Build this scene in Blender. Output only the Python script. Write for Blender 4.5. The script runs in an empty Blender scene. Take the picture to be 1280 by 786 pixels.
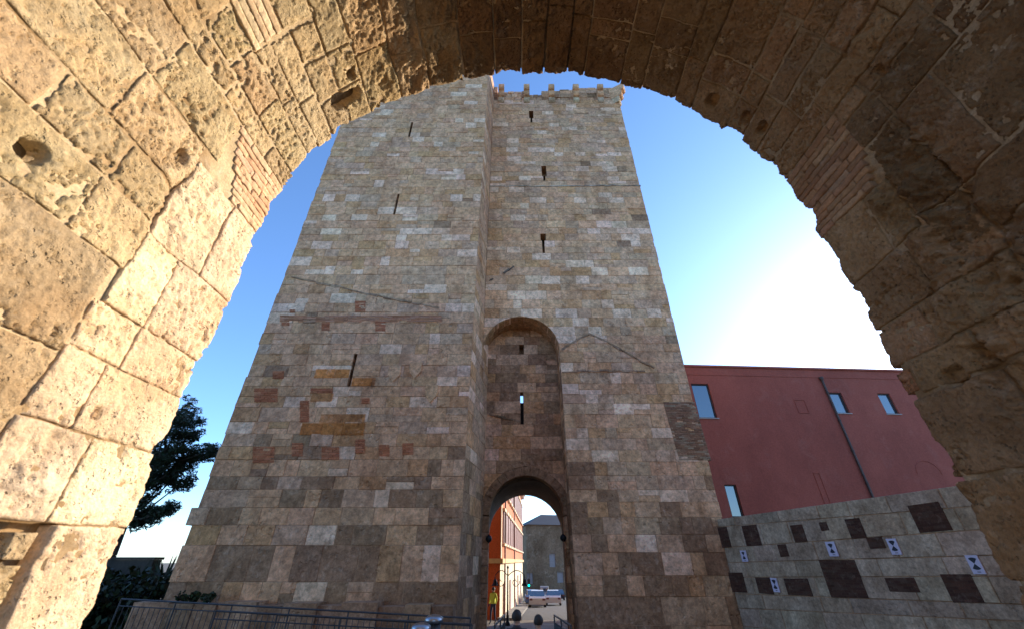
import bpy, math, random
import numpy as np
from mathutils import Vector, Matrix

random.seed(7)
R_ = math.radians
SC = bpy.context.scene
COL = SC.collection

# ------------------------------------------------------------------ camera, sky, sun, exposure
EYE = 1.55                      # camera height above the paving under the arch
PITCH = R_(31.7)
cam_d = bpy.data.cameras.new('camera')
cam_d.sensor_width = 36.0
cam_d.lens = 14.0
cam_d.clip_start = 0.05
cam_d.clip_end = 6000
cam_d.dof.use_dof = True
cam_d.dof.focus_distance = 14.0
cam_d.dof.aperture_fstop = 2.2
cam = bpy.data.objects.new('camera', cam_d)
cam.location = (0, 0, EYE)
cam.rotation_euler = (R_(90) + PITCH, 0, 0)
COL.objects.link(cam)
SC.camera = cam

SUN_AZ, SUN_EL = R_(51.0), R_(17.6)
world = bpy.data.worlds.new('World')
SC.world = world
world.use_nodes = True
wn = world.node_tree
wn.nodes.clear()
sky = wn.nodes.new('ShaderNodeTexSky')
sky.sky_type = 'NISHITA'
sky.sun_disc = False
sky.sun_elevation = SUN_EL
sky.sun_rotation = SUN_AZ
sky.altitude = 100
sky.air_density = 0.85
sky.dust_density = 0.42
sky.ozone_density = 5.0
bg = wn.nodes.new('ShaderNodeBackground')
bg.inputs['Strength'].default_value = 0.15
wo = wn.nodes.new('ShaderNodeOutputWorld')
wn.links.new(sky.outputs[0], bg.inputs['Color'])
wn.links.new(bg.outputs[0], wo.inputs['Surface'])

sun_d = bpy.data.lights.new('sun', 'SUN')
sun_d.energy = 2.85
sun_d.angle = R_(0.53)
sun_d.color = (1.0, 0.86, 0.68)
sun = bpy.data.objects.new('sun', sun_d)
sv = Vector((math.sin(SUN_AZ) * math.cos(SUN_EL), math.cos(SUN_AZ) * math.cos(SUN_EL), math.sin(SUN_EL)))
sun.rotation_euler = sv.to_track_quat('Z', 'Y').to_euler()
sun.location = (30, 30, 30)
COL.objects.link(sun)

SC.render.engine = 'CYCLES'
SC.cycles.use_denoising = True
SC.cycles.max_bounces = 8
SC.cycles.diffuse_bounces = 5
SC.view_settings.view_transform = 'Standard'
SC.view_settings.look = 'None'
SC.view_settings.exposure = 1.6
SC.view_settings.gamma = 1.0

# ------------------------------------------------------------------ measuring helpers
CP, SP, FP = math.cos(PITCH), math.sin(PITCH), 1280 * 14 / 36.0

def ray(x, y):
    u = (x - 640) / FP
    v = (393 - y) / FP
    return Vector((u, CP - v * SP, SP + v * CP))

def at(x, y, Y):
    """survey point: where the sight line through a photo pixel meets the plane at distance Y (z relative to the eye)"""
    r = ray(x, y)
    return r * (Y / r.y)

# ------------------------------------------------------------------ noise (numpy)
def _hash(ix, iy, iz, seed):
    h = (ix.astype(np.int64) * 374761393 + iy.astype(np.int64) * 668265263 + iz.astype(np.int64) * 2147483647 + seed * 974711) & 0xffffffff
    h = ((h ^ (h >> 13)) * 1274126177) & 0xffffffff
    h = (h ^ (h >> 16)) & 0xffff
    return h / 65535.0

def vnoise(x, y, z, seed=0):
    x0, y0, z0 = np.floor(x), np.floor(y), np.floor(z)
    fx, fy, fz = x - x0, y - y0, z - z0
    fx, fy, fz = [f * f * f * (f * (f * 6 - 15) + 10) for f in (fx, fy, fz)]
    r = 0
    for i in (0, 1):
        for j in (0, 1):
            for k in (0, 1):
                w = (fx if i else 1 - fx) * (fy if j else 1 - fy) * (fz if k else 1 - fz)
                r = r + w * _hash(x0 + i, y0 + j, z0 + k, seed)
    return r

def fbm(x, y, z, sc=1.0, oct=4, seed=0, gain=0.5):
    r, a, n = 0, 1.0, 0.0
    for o in range(oct):
        r = r + a * vnoise(x * sc + o * 17.3, y * sc + o * 9.1, z * sc + o * 5.7, seed + o)
        n += a
        a *= gain
        sc *= 2.03
    return r / n

def worley(x, y, seed=0):
    x0, y0 = np.floor(x), np.floor(y)
    best = np.full(np.shape(x), 9.0)
    zz = np.zeros(np.shape(x))
    for i in (-1, 0, 1):
        for j in (-1, 0, 1):
            cx = x0 + i + _hash(x0 + i, y0 + j, zz, seed)
            cy = y0 + j + _hash(x0 + i, y0 + j, zz, seed + 5)
            d = np.sqrt((cx - x) ** 2 + (cy - y) ** 2)
            best = np.minimum(best, d)
    return best

def sstep(a, b, x):
    t = np.clip((x - a) / (b - a), 0, 1)
    return t * t * (3 - 2 * t)

# ------------------------------------------------------------------ materials
def new_mat(name):
    m = bpy.data.materials.new(name)
    m.use_nodes = True
    nt = m.node_tree
    b = nt.nodes['Principled BSDF']
    return m, nt, b

def N(nt, t, **kw):
    n = nt.nodes.new(t)
    for k, v in kw.items():
        setattr(n, k, v)
    return n

def ramp(nt, src, stops):
    r = N(nt, 'ShaderNodeValToRGB')
    e = r.color_ramp.elements
    while len(e) < len(stops):
        e.new(0.5)
    for el, (p, c) in zip(e, stops):
        el.position = p
        el.color = c if len(c) == 4 else (*c, 1)
    nt.links.new(src, r.inputs[0])
    return r.outputs[0]

def mixc(nt, mode, fac, a, b):
    m = N(nt, 'ShaderNodeMix', data_type='RGBA', blend_type=mode)
    for s, v in ((m.inputs[0], fac), (m.inputs[6], a), (m.inputs[7], b)):
        if hasattr(v, 'is_linked') or hasattr(v, 'links'):
            nt.links.new(v, s)
        else:
            s.default_value = v if not isinstance(v, tuple) else (*v[:3], 1)
    return m.outputs[2]

def noise_tex(nt, vec, scale, detail=6, rough=0.6, dist=0.0):
    n = N(nt, 'ShaderNodeTexNoise')
    n.inputs['Scale'].default_value = scale
    n.inputs['Detail'].default_value = detail
    n.inputs['Roughness'].default_value = rough
    n.inputs['Distortion'].default_value = dist
    nt.links.new(vec, n.inputs['Vector'])
    return n.outputs['Fac']

def stone_mat(name, big, fine, stain, pale, bump, pit_scale, attr=True, base=(.4, .34, .26), pit_depth=0.5, dirt=(.42, .36, .30), contrast=(.62, 1.3), streak=0, streak_col=(.62, .57, .53)):
    m, nt, b = new_mat(name)
    geo = N(nt, 'ShaderNodeNewGeometry')
    pos = geo.outputs['Position']
    if attr:
        a = N(nt, 'ShaderNodeAttribute')
        a.attribute_name = 'col'
        c = a.outputs['Color']
    else:
        rgb = N(nt, 'ShaderNodeRGB')
        rgb.outputs[0].default_value = (*base, 1)
        c = rgb.outputs[0]
    n1 = noise_tex(nt, pos, big, 5, 0.6, 0.4)
    f1 = ramp(nt, n1, [(0.38, (0, 0, 0)), (0.66, (1, 1, 1))])
    c = mixc(nt, 'MULTIPLY', f1, c, tuple(1 - stain * (1 - d) for d in dirt)) if stain > 0 else c
    n2 = noise_tex(nt, pos, big * 2.7, 6, 0.65, 0.8)
    f2 = ramp(nt, n2, [(0.55, (0, 0, 0)), (0.75, (pale, pale, pale))])
    c = mixc(nt, 'SCREEN', f2, c, (.30, .27, .22))
    if streak:
        mp = N(nt, 'ShaderNodeMapping')
        mp.inputs['Scale'].default_value = (1.0, 1.0, 0.33)
        nt.links.new(pos, mp.inputs['Vector'])
        n5 = noise_tex(nt, mp.outputs[0], streak, 7, 0.68, 0.5)
        f5 = ramp(nt, n5, [(0.44, (0, 0, 0)), (0.70, (1, 1, 1))])
        c = mixc(nt, 'MULTIPLY', f5, c, streak_col)
    n3 = noise_tex(nt, pos, fine, 8, 0.75)
    g3 = ramp(nt, n3, [(0.28, (contrast[0],) * 3), (0.72, (contrast[1], contrast[1] * .985, contrast[1] * .96))])
    c = mixc(nt, 'MULTIPLY', 1.0, c, g3)
    nt.links.new(c, b.inputs['Base Color'])
    b.inputs['Roughness'].default_value = 0.92
    b.inputs['Specular IOR Level'].default_value = 0.15
    # relief: grain + travertine pits
    vo = N(nt, 'ShaderNodeTexVoronoi')
    vo.inputs['Scale'].default_value = pit_scale
    vo.inputs['Randomness'].default_value = 1.0
    wm = N(nt, 'ShaderNodeVectorMath', operation='ADD')
    nz = N(nt, 'ShaderNodeTexNoise')
    nz.inputs['Scale'].default_value = pit_scale * 1.3
    nt.links.new(pos, nz.inputs['Vector'])
    sc = N(nt, 'ShaderNodeVectorMath', operation='SCALE')
    sc.inputs['Scale'].default_value = 0.9 / pit_scale
    nt.links.new(nz.outputs['Color'], sc.inputs[0])
    nt.links.new(pos, wm.inputs[0])
    nt.links.new(sc.outputs[0], wm.inputs[1])
    nt.links.new(wm.outputs[0], vo.inputs['Vector'])
    pit = ramp(nt, vo.outputs['Distance'], [(0.12, (0, 0, 0)), (0.34, (1, 1, 1))])
    msk = ramp(nt, noise_tex(nt, pos, pit_scale * 0.22, 4, 0.6), [(0.45, (1, 1, 1)), (0.62, (0, 0, 0))])
    pm = N(nt, 'ShaderNodeMath', operation='MAXIMUM')
    nt.links.new(pit, pm.inputs[0])
    nt.links.new(msk, pm.inputs[1])
    n4 = noise_tex(nt, pos, fine * 0.35, 9, 0.7)
    ad = N(nt, 'ShaderNodeMath', operation='MULTIPLY_ADD')
    nt.links.new(pm.outputs[0], ad.inputs[0])
    ad.inputs[1].default_value = pit_depth
    nt.links.new(n4, ad.inputs[2])
    bp = N(nt, 'ShaderNodeBump')
    bp.inputs['Strength'].default_value = 1.0
    bp.inputs['Distance'].default_value = bump
    nt.links.new(ad.outputs[0], bp.inputs['Height'])
    nt.links.new(bp.outputs[0], b.inputs['Normal'])
    return m

def plain(name, col, rough=0.6, metal=0.0, var=0.12, scale=4.0, bump=0.0):
    m, nt, b = new_mat(name)
    geo = N(nt, 'ShaderNodeNewGeometry')
    n = noise_tex(nt, geo.outputs['Position'], scale, 6, 0.65)
    g = ramp(nt, n, [(0.3, (1 - var,) * 3), (0.7, (1 + var,) * 3)])
    c = mixc(nt, 'MULTIPLY', 1.0, tuple(col), g)
    nt.links.new(c, b.inputs['Base Color'])
    b.inputs['Roughness'].default_value = rough
    b.inputs['Metallic'].default_value = metal
    if bump:
        bp = N(nt, 'ShaderNodeBump')
        bp.inputs['Distance'].default_value = bump
        n2 = noise_tex(nt, geo.outputs['Position'], scale * 12, 8, 0.7)
        nt.links.new(n2, bp.inputs['Height'])
        nt.links.new(bp.outputs[0], b.inputs['Normal'])
    return m

def glass_mat(name, col=(.03, .05, .07)):
    m, nt, b = new_mat(name)
    b.inputs['Base Color'].default_value = (*col, 1)
    b.inputs['Roughness'].default_value = 0.04
    b.inputs['Specular IOR Level'].default_value = 1.0
    b.inputs['Coat Weight'].default_value = 1.0
    b.inputs['Coat IOR'].default_value = 2.2
    b.inputs['Coat Roughness'].default_value = 0.02
    return m

M = {}
M['arch'] = stone_mat('arch_limestone', 2.6, 60, 0.6, 0.35, 0.020, 42, pit_depth=0.8, dirt=(.55, .47, .38))
M['mortar'] = stone_mat('arch_mortar', 3.5, 70, 0.5, 0.5, 0.008, 45, pit_depth=0.3, dirt=(.6, .52, .42))
M['tower'] = stone_mat('tower_limestone', 1.3, 5.5, 0.62, 0.5, 0.07, 4.0, pit_depth=0.6, dirt=(.58, .50, .43), contrast=(.50, 1.85), streak=0.55, streak_col=(.74, .69, .65))
M['tower_mortar'] = stone_mat('tower_mortar', 1.0, 8, 0.8, 0.3, 0.04, 6, attr=False, base=(.51, .315, .185))
M['wallstone'] = stone_mat('retaining_wall_stone', 1.6, 11, 0.7, 0.35, 0.03, 9, pit_depth=0.6, contrast=(.5, 1.55), streak=.8, streak_col=(.75, .73, .71))
M['brick'] = stone_mat('old_brick', 2.0, 30, 0.5, 0.3, 0.01, 30, pit_depth=0.2, dirt=(.6, .55, .5))
M['core'] = stone_mat('rubble_core', 1.2, 20, 0.5, 0.3, 0.03, 9, attr=False, base=(.20, .15, .095))
M['glass'] = glass_mat('window_glass')
M['iron'] = plain('wrought_iron', (.025, .025, .028), 0.5, 0.6, 0.2, 20)
M['galv'] = plain('galvanised_steel', (.075, .075, .08), 0.6, 0.5, 0.2, 12)
M['steel'] = plain('brushed_steel', (.36, .37, .40), 0.32, 0.9, 0.15, 10)
M['asphalt'] = plain('asphalt', (.055, .053, .05), 0.9, 0, 0.3, 2.5, 0.01)
M['paving'] = plain('paving_stone', (.16, .145, .125), 0.9, 0, 0.3, 1.6, 0.01)
M['earth'] = plain('dry_earth', (.13, .105, .075), 0.95, 0, 0.4, 0.6, 0.03)
M['bark'] = plain('pine_bark', (.07, .05, .035), 0.95, 0, 0.4, 7, 0.02)
M['skin'] = plain('skin', (.45, .27, .19), 0.55, 0, 0.06, 9)

M['gwall'] = plain('dark_garden_wall', (.05, .042, .034), .95, 0, .3, 2)

def leaf_mat(name, c1, c2, trans=0.15):
    m, nt, b = new_mat(name)
    a = N(nt, 'ShaderNodeAttribute')
    a.attribute_name = 'col'
    nt.links.new(a.outputs['Color'], b.inputs['Base Color'])
    b.inputs['Roughness'].default_value = 0.6
    b.inputs['Specular IOR Level'].default_value = 0.25
    return m
M['leaf'] = leaf_mat('foliage', None, None)

# ------------------------------------------------------------------ object helpers
WORLD_ORIGIN = {}

def link(o, parent, org):
    COL.objects.link(o)
    if parent is not None:
        o.parent = parent
        o.location = org - WORLD_ORIGIN[parent.name]
    else:
        o.location = org
    WORLD_ORIGIN[o.name] = org
    return o

def tag(o, label=None, cat=None, group=None, kind=None):
    if label: o['label'] = label
    if cat: o['category'] = cat
    if group: o['group'] = group
    if kind: o['kind'] = kind
    return o

def thing(name, label, cat, base, group=None):
    o = bpy.data.objects.new(name, None)
    o.empty_display_size = 0.3
    link(o, None, Vector((base[0], base[1], base[2] + EYE)))
    return tag(o, label, cat, group)

class MB:
    """collects geometry (z relative to the eye) and links it as one mesh object"""
    def __init__(s):
        s.v, s.f, s.c, s.smooth = [], [], [], False
    def add(s, vs, fs, col=(1, 1, 1)):
        n = len(s.v)
        s.v += [tuple(p) for p in vs]
        s.f += [tuple(i + n for i in f) for f in fs]
        s.c += [col] * len(vs)
    def box(s, a, b, col=(1, 1, 1)):
        x0, y0, z0 = a; x1, y1, z1 = b
        s.add([(x0, y0, z0), (x1, y0, z0), (x1, y1, z0), (x0, y1, z0), (x0, y0, z1), (x1, y0, z1), (x1, y1, z1), (x0, y1, z1)],
              [(0, 3, 2, 1), (4, 5, 6, 7), (0, 1, 5, 4), (1, 2, 6, 5), (2, 3, 7, 6), (3, 0, 4, 7)], col)
    def obox(s, c, ax, ay, az, col=(1, 1, 1)):
        """oriented box: centre, three half axes"""
        c, ax, ay, az = map(Vector, (c, ax, ay, az))
        vs = [c + ax * i + ay * j + az * k for k in (-1, 1) for i, j in ((-1, -1), (1, -1), (1, 1), (-1, 1))]
        s.add(vs, [(0, 3, 2, 1), (4, 5, 6, 7), (0, 1, 5, 4), (1, 2, 6, 5), (2, 3, 7, 6), (3, 0, 4, 7)], col)
    def tube(s, p, q, r0, r1=None, n=8, col=(1, 1, 1)):
        p, q = Vector(p), Vector(q)
        r1 = r0 if r1 is None else r1
        d = (q - p).normalized()
        a = d.orthogonal().normalized()
        b = d.cross(a)
        vs = []
        for c, r in ((p, r0), (q, r1)):
            for i in range(n):
                t = 2 * math.pi * i / n
                vs.append(c + a * (r * math.cos(t)) + b * (r * math.sin(t)))
        fs = [(i, (i + 1) % n, n + (i + 1) % n, n + i) for i in range(n)] + [tuple(range(n))[::-1], tuple(range(n, 2 * n))]
        s.add(vs, fs, col)
    def path(s, pts, r, n=6, col=(1, 1, 1)):
        for a, b in zip(pts[:-1], pts[1:]):
            s.tube(a, b, r, r, n, col)
    def lathe(s, c, prof, n=16, col=(1, 1, 1)):
        c = Vector(c)
        vs, fs = [], []
        for r, z in prof:
            for i in range(n):
                t = 2 * math.pi * i / n
                vs.append(c + Vector((r * math.cos(t), r * math.sin(t), z)))
        for k in range(len(prof) - 1):
            for i in range(n):
                j = (i + 1) % n
                fs.append((k * n + i, k * n + j, (k + 1) * n + j, (k + 1) * n + i))
        fs += [tuple(range(n))[::-1], tuple(range((len(prof) - 1) * n, len(prof) * n))]
        s.add(vs, fs, col)
    def build(s, name, mat, parent=None, smooth=False):
        vs = np.array(s.v, dtype=float)
        vs[:, 2] += EYE
        lo, hi = vs.min(0), vs.max(0)
        org = Vector((lo + hi) / 2)
        if parent is None:
            org.z = lo[2]
        me = bpy.data.meshes.new(name)
        me.from_pydata((vs - np.array(org)).tolist(), [], s.f)
        ca = me.color_attributes.new('col', 'FLOAT_COLOR', 'POINT')
        cc = np.ones((len(vs), 4), dtype=np.float32)
        cc[:, :3] = np.array(s.c)
        ca.data.foreach_set('color', cc.ravel())
        if smooth or s.smooth:
            me.polygons.foreach_set('use_smooth', [True] * len(me.polygons))
        me.materials.append(mat)
        me.update()
        o = bpy.data.objects.new(name, me)
        return link(o, parent, org)

def mesh_np(name, vs, faces, cols, mat, parent, smooth=True):
    m = MB()
    m.v = vs.tolist()
    m.f = faces
    m.c = cols.tolist()
    return m.build(name, mat, parent, smooth)

def vary(c, a=0.08):
    k = 1 + random.uniform(-a, a)
    return tuple(max(0.01, x * k * (1 + random.uniform(-.03, .03))) for x in c)

# ================================================================== GROUND
def ground_z(y):
    pts = [(-400, -1.55), (2.5, -1.55), (10, -2.45), (18, -2.9), (30, -3.15), (36, -3.35), (112, -7.0), (160, -8.5), (3000, -12)]
    for (a, za), (b, zb) in zip(pts[:-1], pts[1:]):
        if y <= b:
            return za + (zb - za) * (y - a) / (b - a)
    return pts[-1][1]

YB = [-400, -60, -10, 2.5, 6, 10, 14, 18, 24, 30, 36, 60, 85, 112, 160, 400, 3000]
g = MB()
XB = [-2500, -300, -60, -20, 0, 20, 60, 300, 2500]
vs = [(x, y, ground_z(y)) for y in YB for x in XB]
nx = len(XB)
fs = [(j * nx + i, j * nx + i + 1, (j + 1) * nx + i + 1, (j + 1) * nx + i) for j in range(len(YB) - 1) for i in range(nx - 1)]
g.add(vs, fs)
tag(g.build('ground', M['earth']), kind='structure')

def sheet(name, mat, xl, xr, ys, dz):
    m = MB()
    vs = []
    for y in ys:
        vs += [(xl(y), y, ground_z(y) + dz), (xr(y), y, ground_z(y) + dz)]
    m.add(vs, [(2 * i, 2 * i + 1, 2 * i + 3, 2 * i + 2) for i in range(len(ys) - 1)])
    return tag(m.build(name, mat), kind='structure')
sheet('pavement', M['paving'], lambda y: -12, lambda y: 12, [-10, 2.5, 6, 10, 14, 16.9], 0.004)
sheet('passage_floor', M['paving'], lambda y: -1.3, lambda y: 2.9, [16.9, 18, 24, 29.5], 0.006)
fac = lambda y: -.8 + .064 * (y - 32)          # line of the orange house front
sheet('street', M['asphalt'], lambda y: fac(y) + 1.3 if y > 30 else -2, lambda y: fac(y) + 9.5 if y > 30 else 4, [29.5, 36, 60, 85, 112, 160], 0.004)
# side pavement with a kerb along the orange house
k = MB()
ys = [31.5, 36, 60, 85, 110]
vs = []
for y in ys:
    z = ground_z(y)
    x0, x1 = fac(y) - .1, fac(y) + 1.3
    vs += [(x0, y, z - .1), (x0, y, z + .13), (x1, y, z + .13), (x1, y, z - .1)]
fs = []
for i in range(len(ys) - 1):
    for a, b in ((0, 1), (1, 2), (2, 3)):
        fs.append((4 * i + a, 4 * i + b, 4 * i + 4 + b, 4 * i + 4 + a))
fs.append((0, 3, 2, 1))
k.add(vs, fs)
tag(k.build('side_pavement', M['paving']), kind='structure')

# ================================================================== FOREGROUND ARCH
CX, RR, DA, ZS = .207, 2.17, 2.3, 2.3
SEND = math.pi * RR
S_LO, S_HI = -3.95, SEND + 3.95
T_END = 3.3

def arch_map(s, t, d):
    """unrolled intrados (s along the profile, t depth from the far edge, d into the wall) -> points"""
    s, t, d = np.broadcast_arrays(np.asarray(s, float), np.asarray(t, float), np.asarray(d, float))
    X = np.empty(s.shape); Z = np.empty(s.shape)
    L = s < 0
    Rr = s > SEND
    V = ~(L | Rr)
    X[L] = CX - RR - d[L]; Z[L] = ZS + s[L]
    X[Rr] = CX + RR + d[Rr]; Z[Rr] = ZS - (s[Rr] - SEND)
    ph = math.pi - s[V] / RR
    X[V] = CX + (RR + d[V]) * np.cos(ph); Z[V] = ZS + (RR + d[V]) * np.sin(ph)
    return np.stack([X, DA - t, Z], -1)

# spalled zones (s, t, half-s, half-t, strength) and holes (s, t, half-s, half-t, depth)
ROUGH = [(-.48, .54, .40, .22, 1.0), (-1.05, .58, .2, .16, .6), (3.75, .35, .7, .5, .55), (5.0, .55, .8, .45, .45), (1.2, .55, .3, .25, .35), (2.3, .35, .75, .5, .8), (3.2, .3, .5, .5, .6), (2.0, .95, .6, .3, .7),
         (7.2, .70, .45, .28, 1.9), (7.75, .72, .4, .25, 1.8), (8.0, .62, .35, .3, 1.5), (6.95, .3, .2, .2, .5), (5.2, .5, .3, .25, .6),
         (6.35, 1.0, .35, .25, .8), (8.6, .55, .5, .25, 1.2), (4.2, .5, .4, .4, .4), (.75, 1.0, .1, .2, .5), (-2.0, .6, .2, .2, .7)]
HOLES = [(-.87, 1.26, .055, .045, .10), (1.41, .225, .15, .06, .12), (1.53, .385, .035, .035, .08), (5.32, .165, .055, .06, .07), (5.69, .18, .045, .05, .06),
         (5.88, .19, .045, .06, .07), (8.27, .30, .05, .07, .06), (8.22, .50, .04, .04, .07), (.0, .86, .03, .02, .05), (7.62, .22, .02, .02, .03),
         (7.7, .13, .02, .02, .03), (-1.7, .45, .03, .02, .04), (6.45, .95, .04, .03, .05), (1.9, .5, .03, .02, .04), (-.25, .78, .05, .035, .04)]
for sq, tq in ((.02, .83), (.07, .88), (.10, .79), (.14, .85), (-.01, .76), (.05, .93), (.17, .78), (-.04, .82)):
    HOLES.append((sq, tq, .022, .02, .035))

def rough_amt(s, t):
    r = np.zeros(np.shape(s))
    for (a, b, ra, rb, k) in ROUGH:
        q = np.sqrt(((s - a) / ra) ** 2 + ((t - b) / rb) ** 2)
        r = np.maximum(r, k * (1 - sstep(0.55, 1.25, q)))
    return r

def hole_amt(s, t):
    r = np.zeros(np.shape(s))
    w = (fbm(s, t, 0 * s, 14, 3, 91) - .5) * 0.9
    for (a, b, ra, rb, dep) in HOLES:
        q = np.maximum(np.abs((s - a) / ra), np.abs((t - b) / rb)) * .5 + .5 * np.sqrt(((s - a) / ra) ** 2 + ((t - b) / rb) ** 2)
        r = np.maximum(r, dep * (1 - sstep(0.75, 1.15, q + w * .5)))
    return r

def rough_relief(s, t, ra):
    z = np.zeros(np.shape(s))
    ridg = np.abs(fbm(s, t, z, 13, 4, 71, .68) - .5) * 2
    wx = s + (fbm(s, t, z, 7, 3, 77) - .5) * .16
    wy = t + (fbm(s, t, z + 3, 7, 3, 78) - .5) * .16
    ter = fbm(wx, wy, z, 6, 3, 79, .55) * 5
    ter = (np.floor(ter) + sstep(.3, .7, ter - np.floor(ter))) / 5           # flaked, stepped breaks
    return ra * ((fbm(wx, wy, z, 4.5, 6, 61, .68) - .45) * .10 + .006 + (ridg - .3) * .03 + (ter - .5) * .09)

def surface(s, t, seed, smoothness=1.0):
    z = np.zeros(np.shape(s)) + seed * 3.7
    d = (fbm(s, t, 0 * z, 2.6, 3, 11) - .5) * .026 + (fbm(s, t, z, 2.6, 2, 12) - .5) * .006
    d += (fbm(s, t, z, 11, 4, 23, .6) - .5) * .013
    fine = (fbm(s, t, z, 42, 3, 29, .7) - .5) * .009
    mk = .35 + .65 * sstep(.42, .62, fbm(s, t, z, 3.1, 3, 33))      # pitting comes in patches
    pn = fbm(s, t * 1.9, z, 36, 3, 37, .65)
    d += fine + sstep(.55, .68, pn) * .021 * mk         # travertine pits
    big = fbm(s * 1.2, t * 1.5, z, 14, 3, 51, .6)
    d += sstep(.62, .72, big) * .028 * mk
    ra = rough_amt(s, t)
    d = d * (1 - .5 * np.minimum(ra, 1)) + rough_relief(s, t, ra)
    d += hole_amt(s, t)
    return d * smoothness

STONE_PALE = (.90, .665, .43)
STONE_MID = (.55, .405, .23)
STONE_SHADE = (.24, .145, .073)  # crown and right side: shade put into the stone colour
STONE_SHADE_BROWN = (.16, .094, .047)  # same painted shade, deeper, for the inner right ring

arch = thing('stone_archway', 'weathered limestone gateway arch framing the view of the tall tower', 'archway', (CX, DA - 1.6, -1.55))

def arch_stone(s0, s1, t0, t1, col, seed, proud=0.0, gap=.012, name='stone', mat=None, res=.0135, wob=.38, front=None, skirt=.10, pitty=1.0, ease=.55):
    ns = max(3, int((s1 - s0) / res)); ntn = max(3, int((t1 - t0) / res))
    a = np.linspace(0, 1, ns + 1)[:, None] * np.ones((1, ntn + 1))
    b = np.linspace(0, 1, ntn + 1)[None, :] * np.ones((ns + 1, 1))
    s = s0 + gap + a * (s1 - s0 - 2 * gap)
    t = t0 + gap + b * (t1 - t0 - 2 * gap)
    z = np.zeros_like(s)
    # rounded, wandering outlines
    ws = (fbm(s, t, z, 2.3, 3, 5) - .5) * .06 * wob + (fbm(s, t, z, 11, 3, 6) - .5) * .022 * wob
    wt = (fbm(s, t, z + 9, 2.3, 3, 7) - .5) * .06 * wob + (fbm(s, t, z + 9, 11, 3, 8) - .5) * .022 * wob
    s2 = s + ws
    t2 = t + wt
    edge_front = t0 <= 0.02
    if edge_front:                                        # broken arris on the far edge
        fr = front if front is not None else random.uniform(-.016, .012)
        chip = (fbm(s, z, z, 9, 4, 13, .6) - .5) * .055 + sstep(.62, .75, fbm(s, z + 4, z, 5, 2, 17)) * .03
        t2 = t + wt * b + (fr + chip) * (1 - b) ** 2
    d = surface(s2, t2, seed, pitty) - proud
    # eased edges
    es = np.minimum(a * (s1 - s0), (1 - a) * (s1 - s0))
    et = np.minimum(b * (t1 - t0), (1 - b) * (t1 - t0))
    if edge_front:
        et = np.where(b < .5, 9, et)
        d = d + (1 - sstep(0, .03, b * (t1 - t0))) * .008
    e = np.minimum(es, et)
    d = d + (1 - sstep(0, .016, e + (fbm(s2, t2, z, 18, 3, 19) - .5) * .014)) * .009 * ease
    P = arch_map(s2, t2, d).reshape(-1, 3)
    n1 = ntn + 1
    idx = np.arange((ns + 1) * n1).reshape(ns + 1, n1)
    q = np.stack([idx[:-1, :-1], idx[:-1, 1:], idx[1:, 1:], idx[1:, :-1]], -1).reshape(-1, 4)
    border = np.concatenate([idx[0, :], idx[1:, -1], idx[-1, -2::-1], idx[-2:0:-1, 0]])
    sk = skirt if not edge_front else .22
    Q = arch_map(s2.ravel()[border], t2.ravel()[border], d.ravel()[border] + sk)
    nb = len(border); base = len(P)
    fs = q.tolist()
    for i in range(nb):
        j = (i + 1) % nb
        fs.append([int(border[i]), base + i, base + j, int(border[j])])
    V = np.concatenate([P, Q])
    sf, tf = s2.ravel(), t2.ravel()
    cn = fbm(sf, tf, 0 * sf + seed, 4, 3, 41)[:, None]
    cc = np.array(col)[None, :] * (0.82 + .36 * cn)
    # patches of warmer, ochre crust
    oc = sstep(.5, .68, fbm(sf, tf, 0 * sf + 3, 2.1, 3, 43))[:, None]
    cc = cc * (1 - .3 * oc) + cc * np.array((.95, .72, .50))[None, :] * .3 * oc
    cc = np.concatenate([cc, cc[border]])
    return mesh_np(name, V, fs, cc, mat or M['arch'], arch)

def brick_panel(s0, s1, t0, t1, along, bh, bl, cols, taper=None, proud=.003):
    """bricks one by one; courses run along the depth (t)"""
    s = s0; r = 0
    while s < s1 - .4 * bh:
        h = bh * random.uniform(.85, 1.15)
        te = t1 if taper is None else taper(s)
        t = t0 + (0 if t0 < .02 else random.uniform(-.015, .015))
        while t < te - .03:
            L = min(bl * random.uniform(.85, 1.2), te - t)
            if r % 2 and t < t0 + .01: L *= .55
            arch_stone(s, s + h, t, t + L, vary(random.choice(cols), .12), random.random() * 50, proud + random.uniform(-.003, .004), .0025, 'brick', M['brick'], .013, .3, random.uniform(-.006, .006), .08, .4, .18)
            t += L
        s += h; r += 1

STONES = []
def row(s0, s1, cuts, col, **kw):
    for a, b in zip(cuts[:-1], cuts[1:]):
        STONES.append((s0, s1, a, b, vary(col, .10), kw))

P_, Mi, D_, Br = STONE_PALE, STONE_MID, STONE_SHADE, STONE_SHADE_BROWN
WM_, W2_ = (.50, .36, .20), (.36, .245, .13)  # in-between tones grading lit stone into the painted shade
# left jamb, far ring (pale dressed blocks)
row(-3.95, -3.3, [0, .42, .738], P_, pale=1); row(-3.3, -2.68, [0, .36, .738], P_, pale=1)
row(-2.68, -2.16, [0, .35], P_, pale=1)
row(-2.16, -1.80, [0, .40, .738], P_, pale=1); row(-1.80, -1.48, [0, .52, .738], P_, pale=1); row(-1.48, -1.24, [0, .46, .738], P_, pale=1)
row(-1.24, -.78, [0, .46, .70], P_, pale=1); row(-.78, -.16, [0, .30, .68], P_, pale=1)
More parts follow.
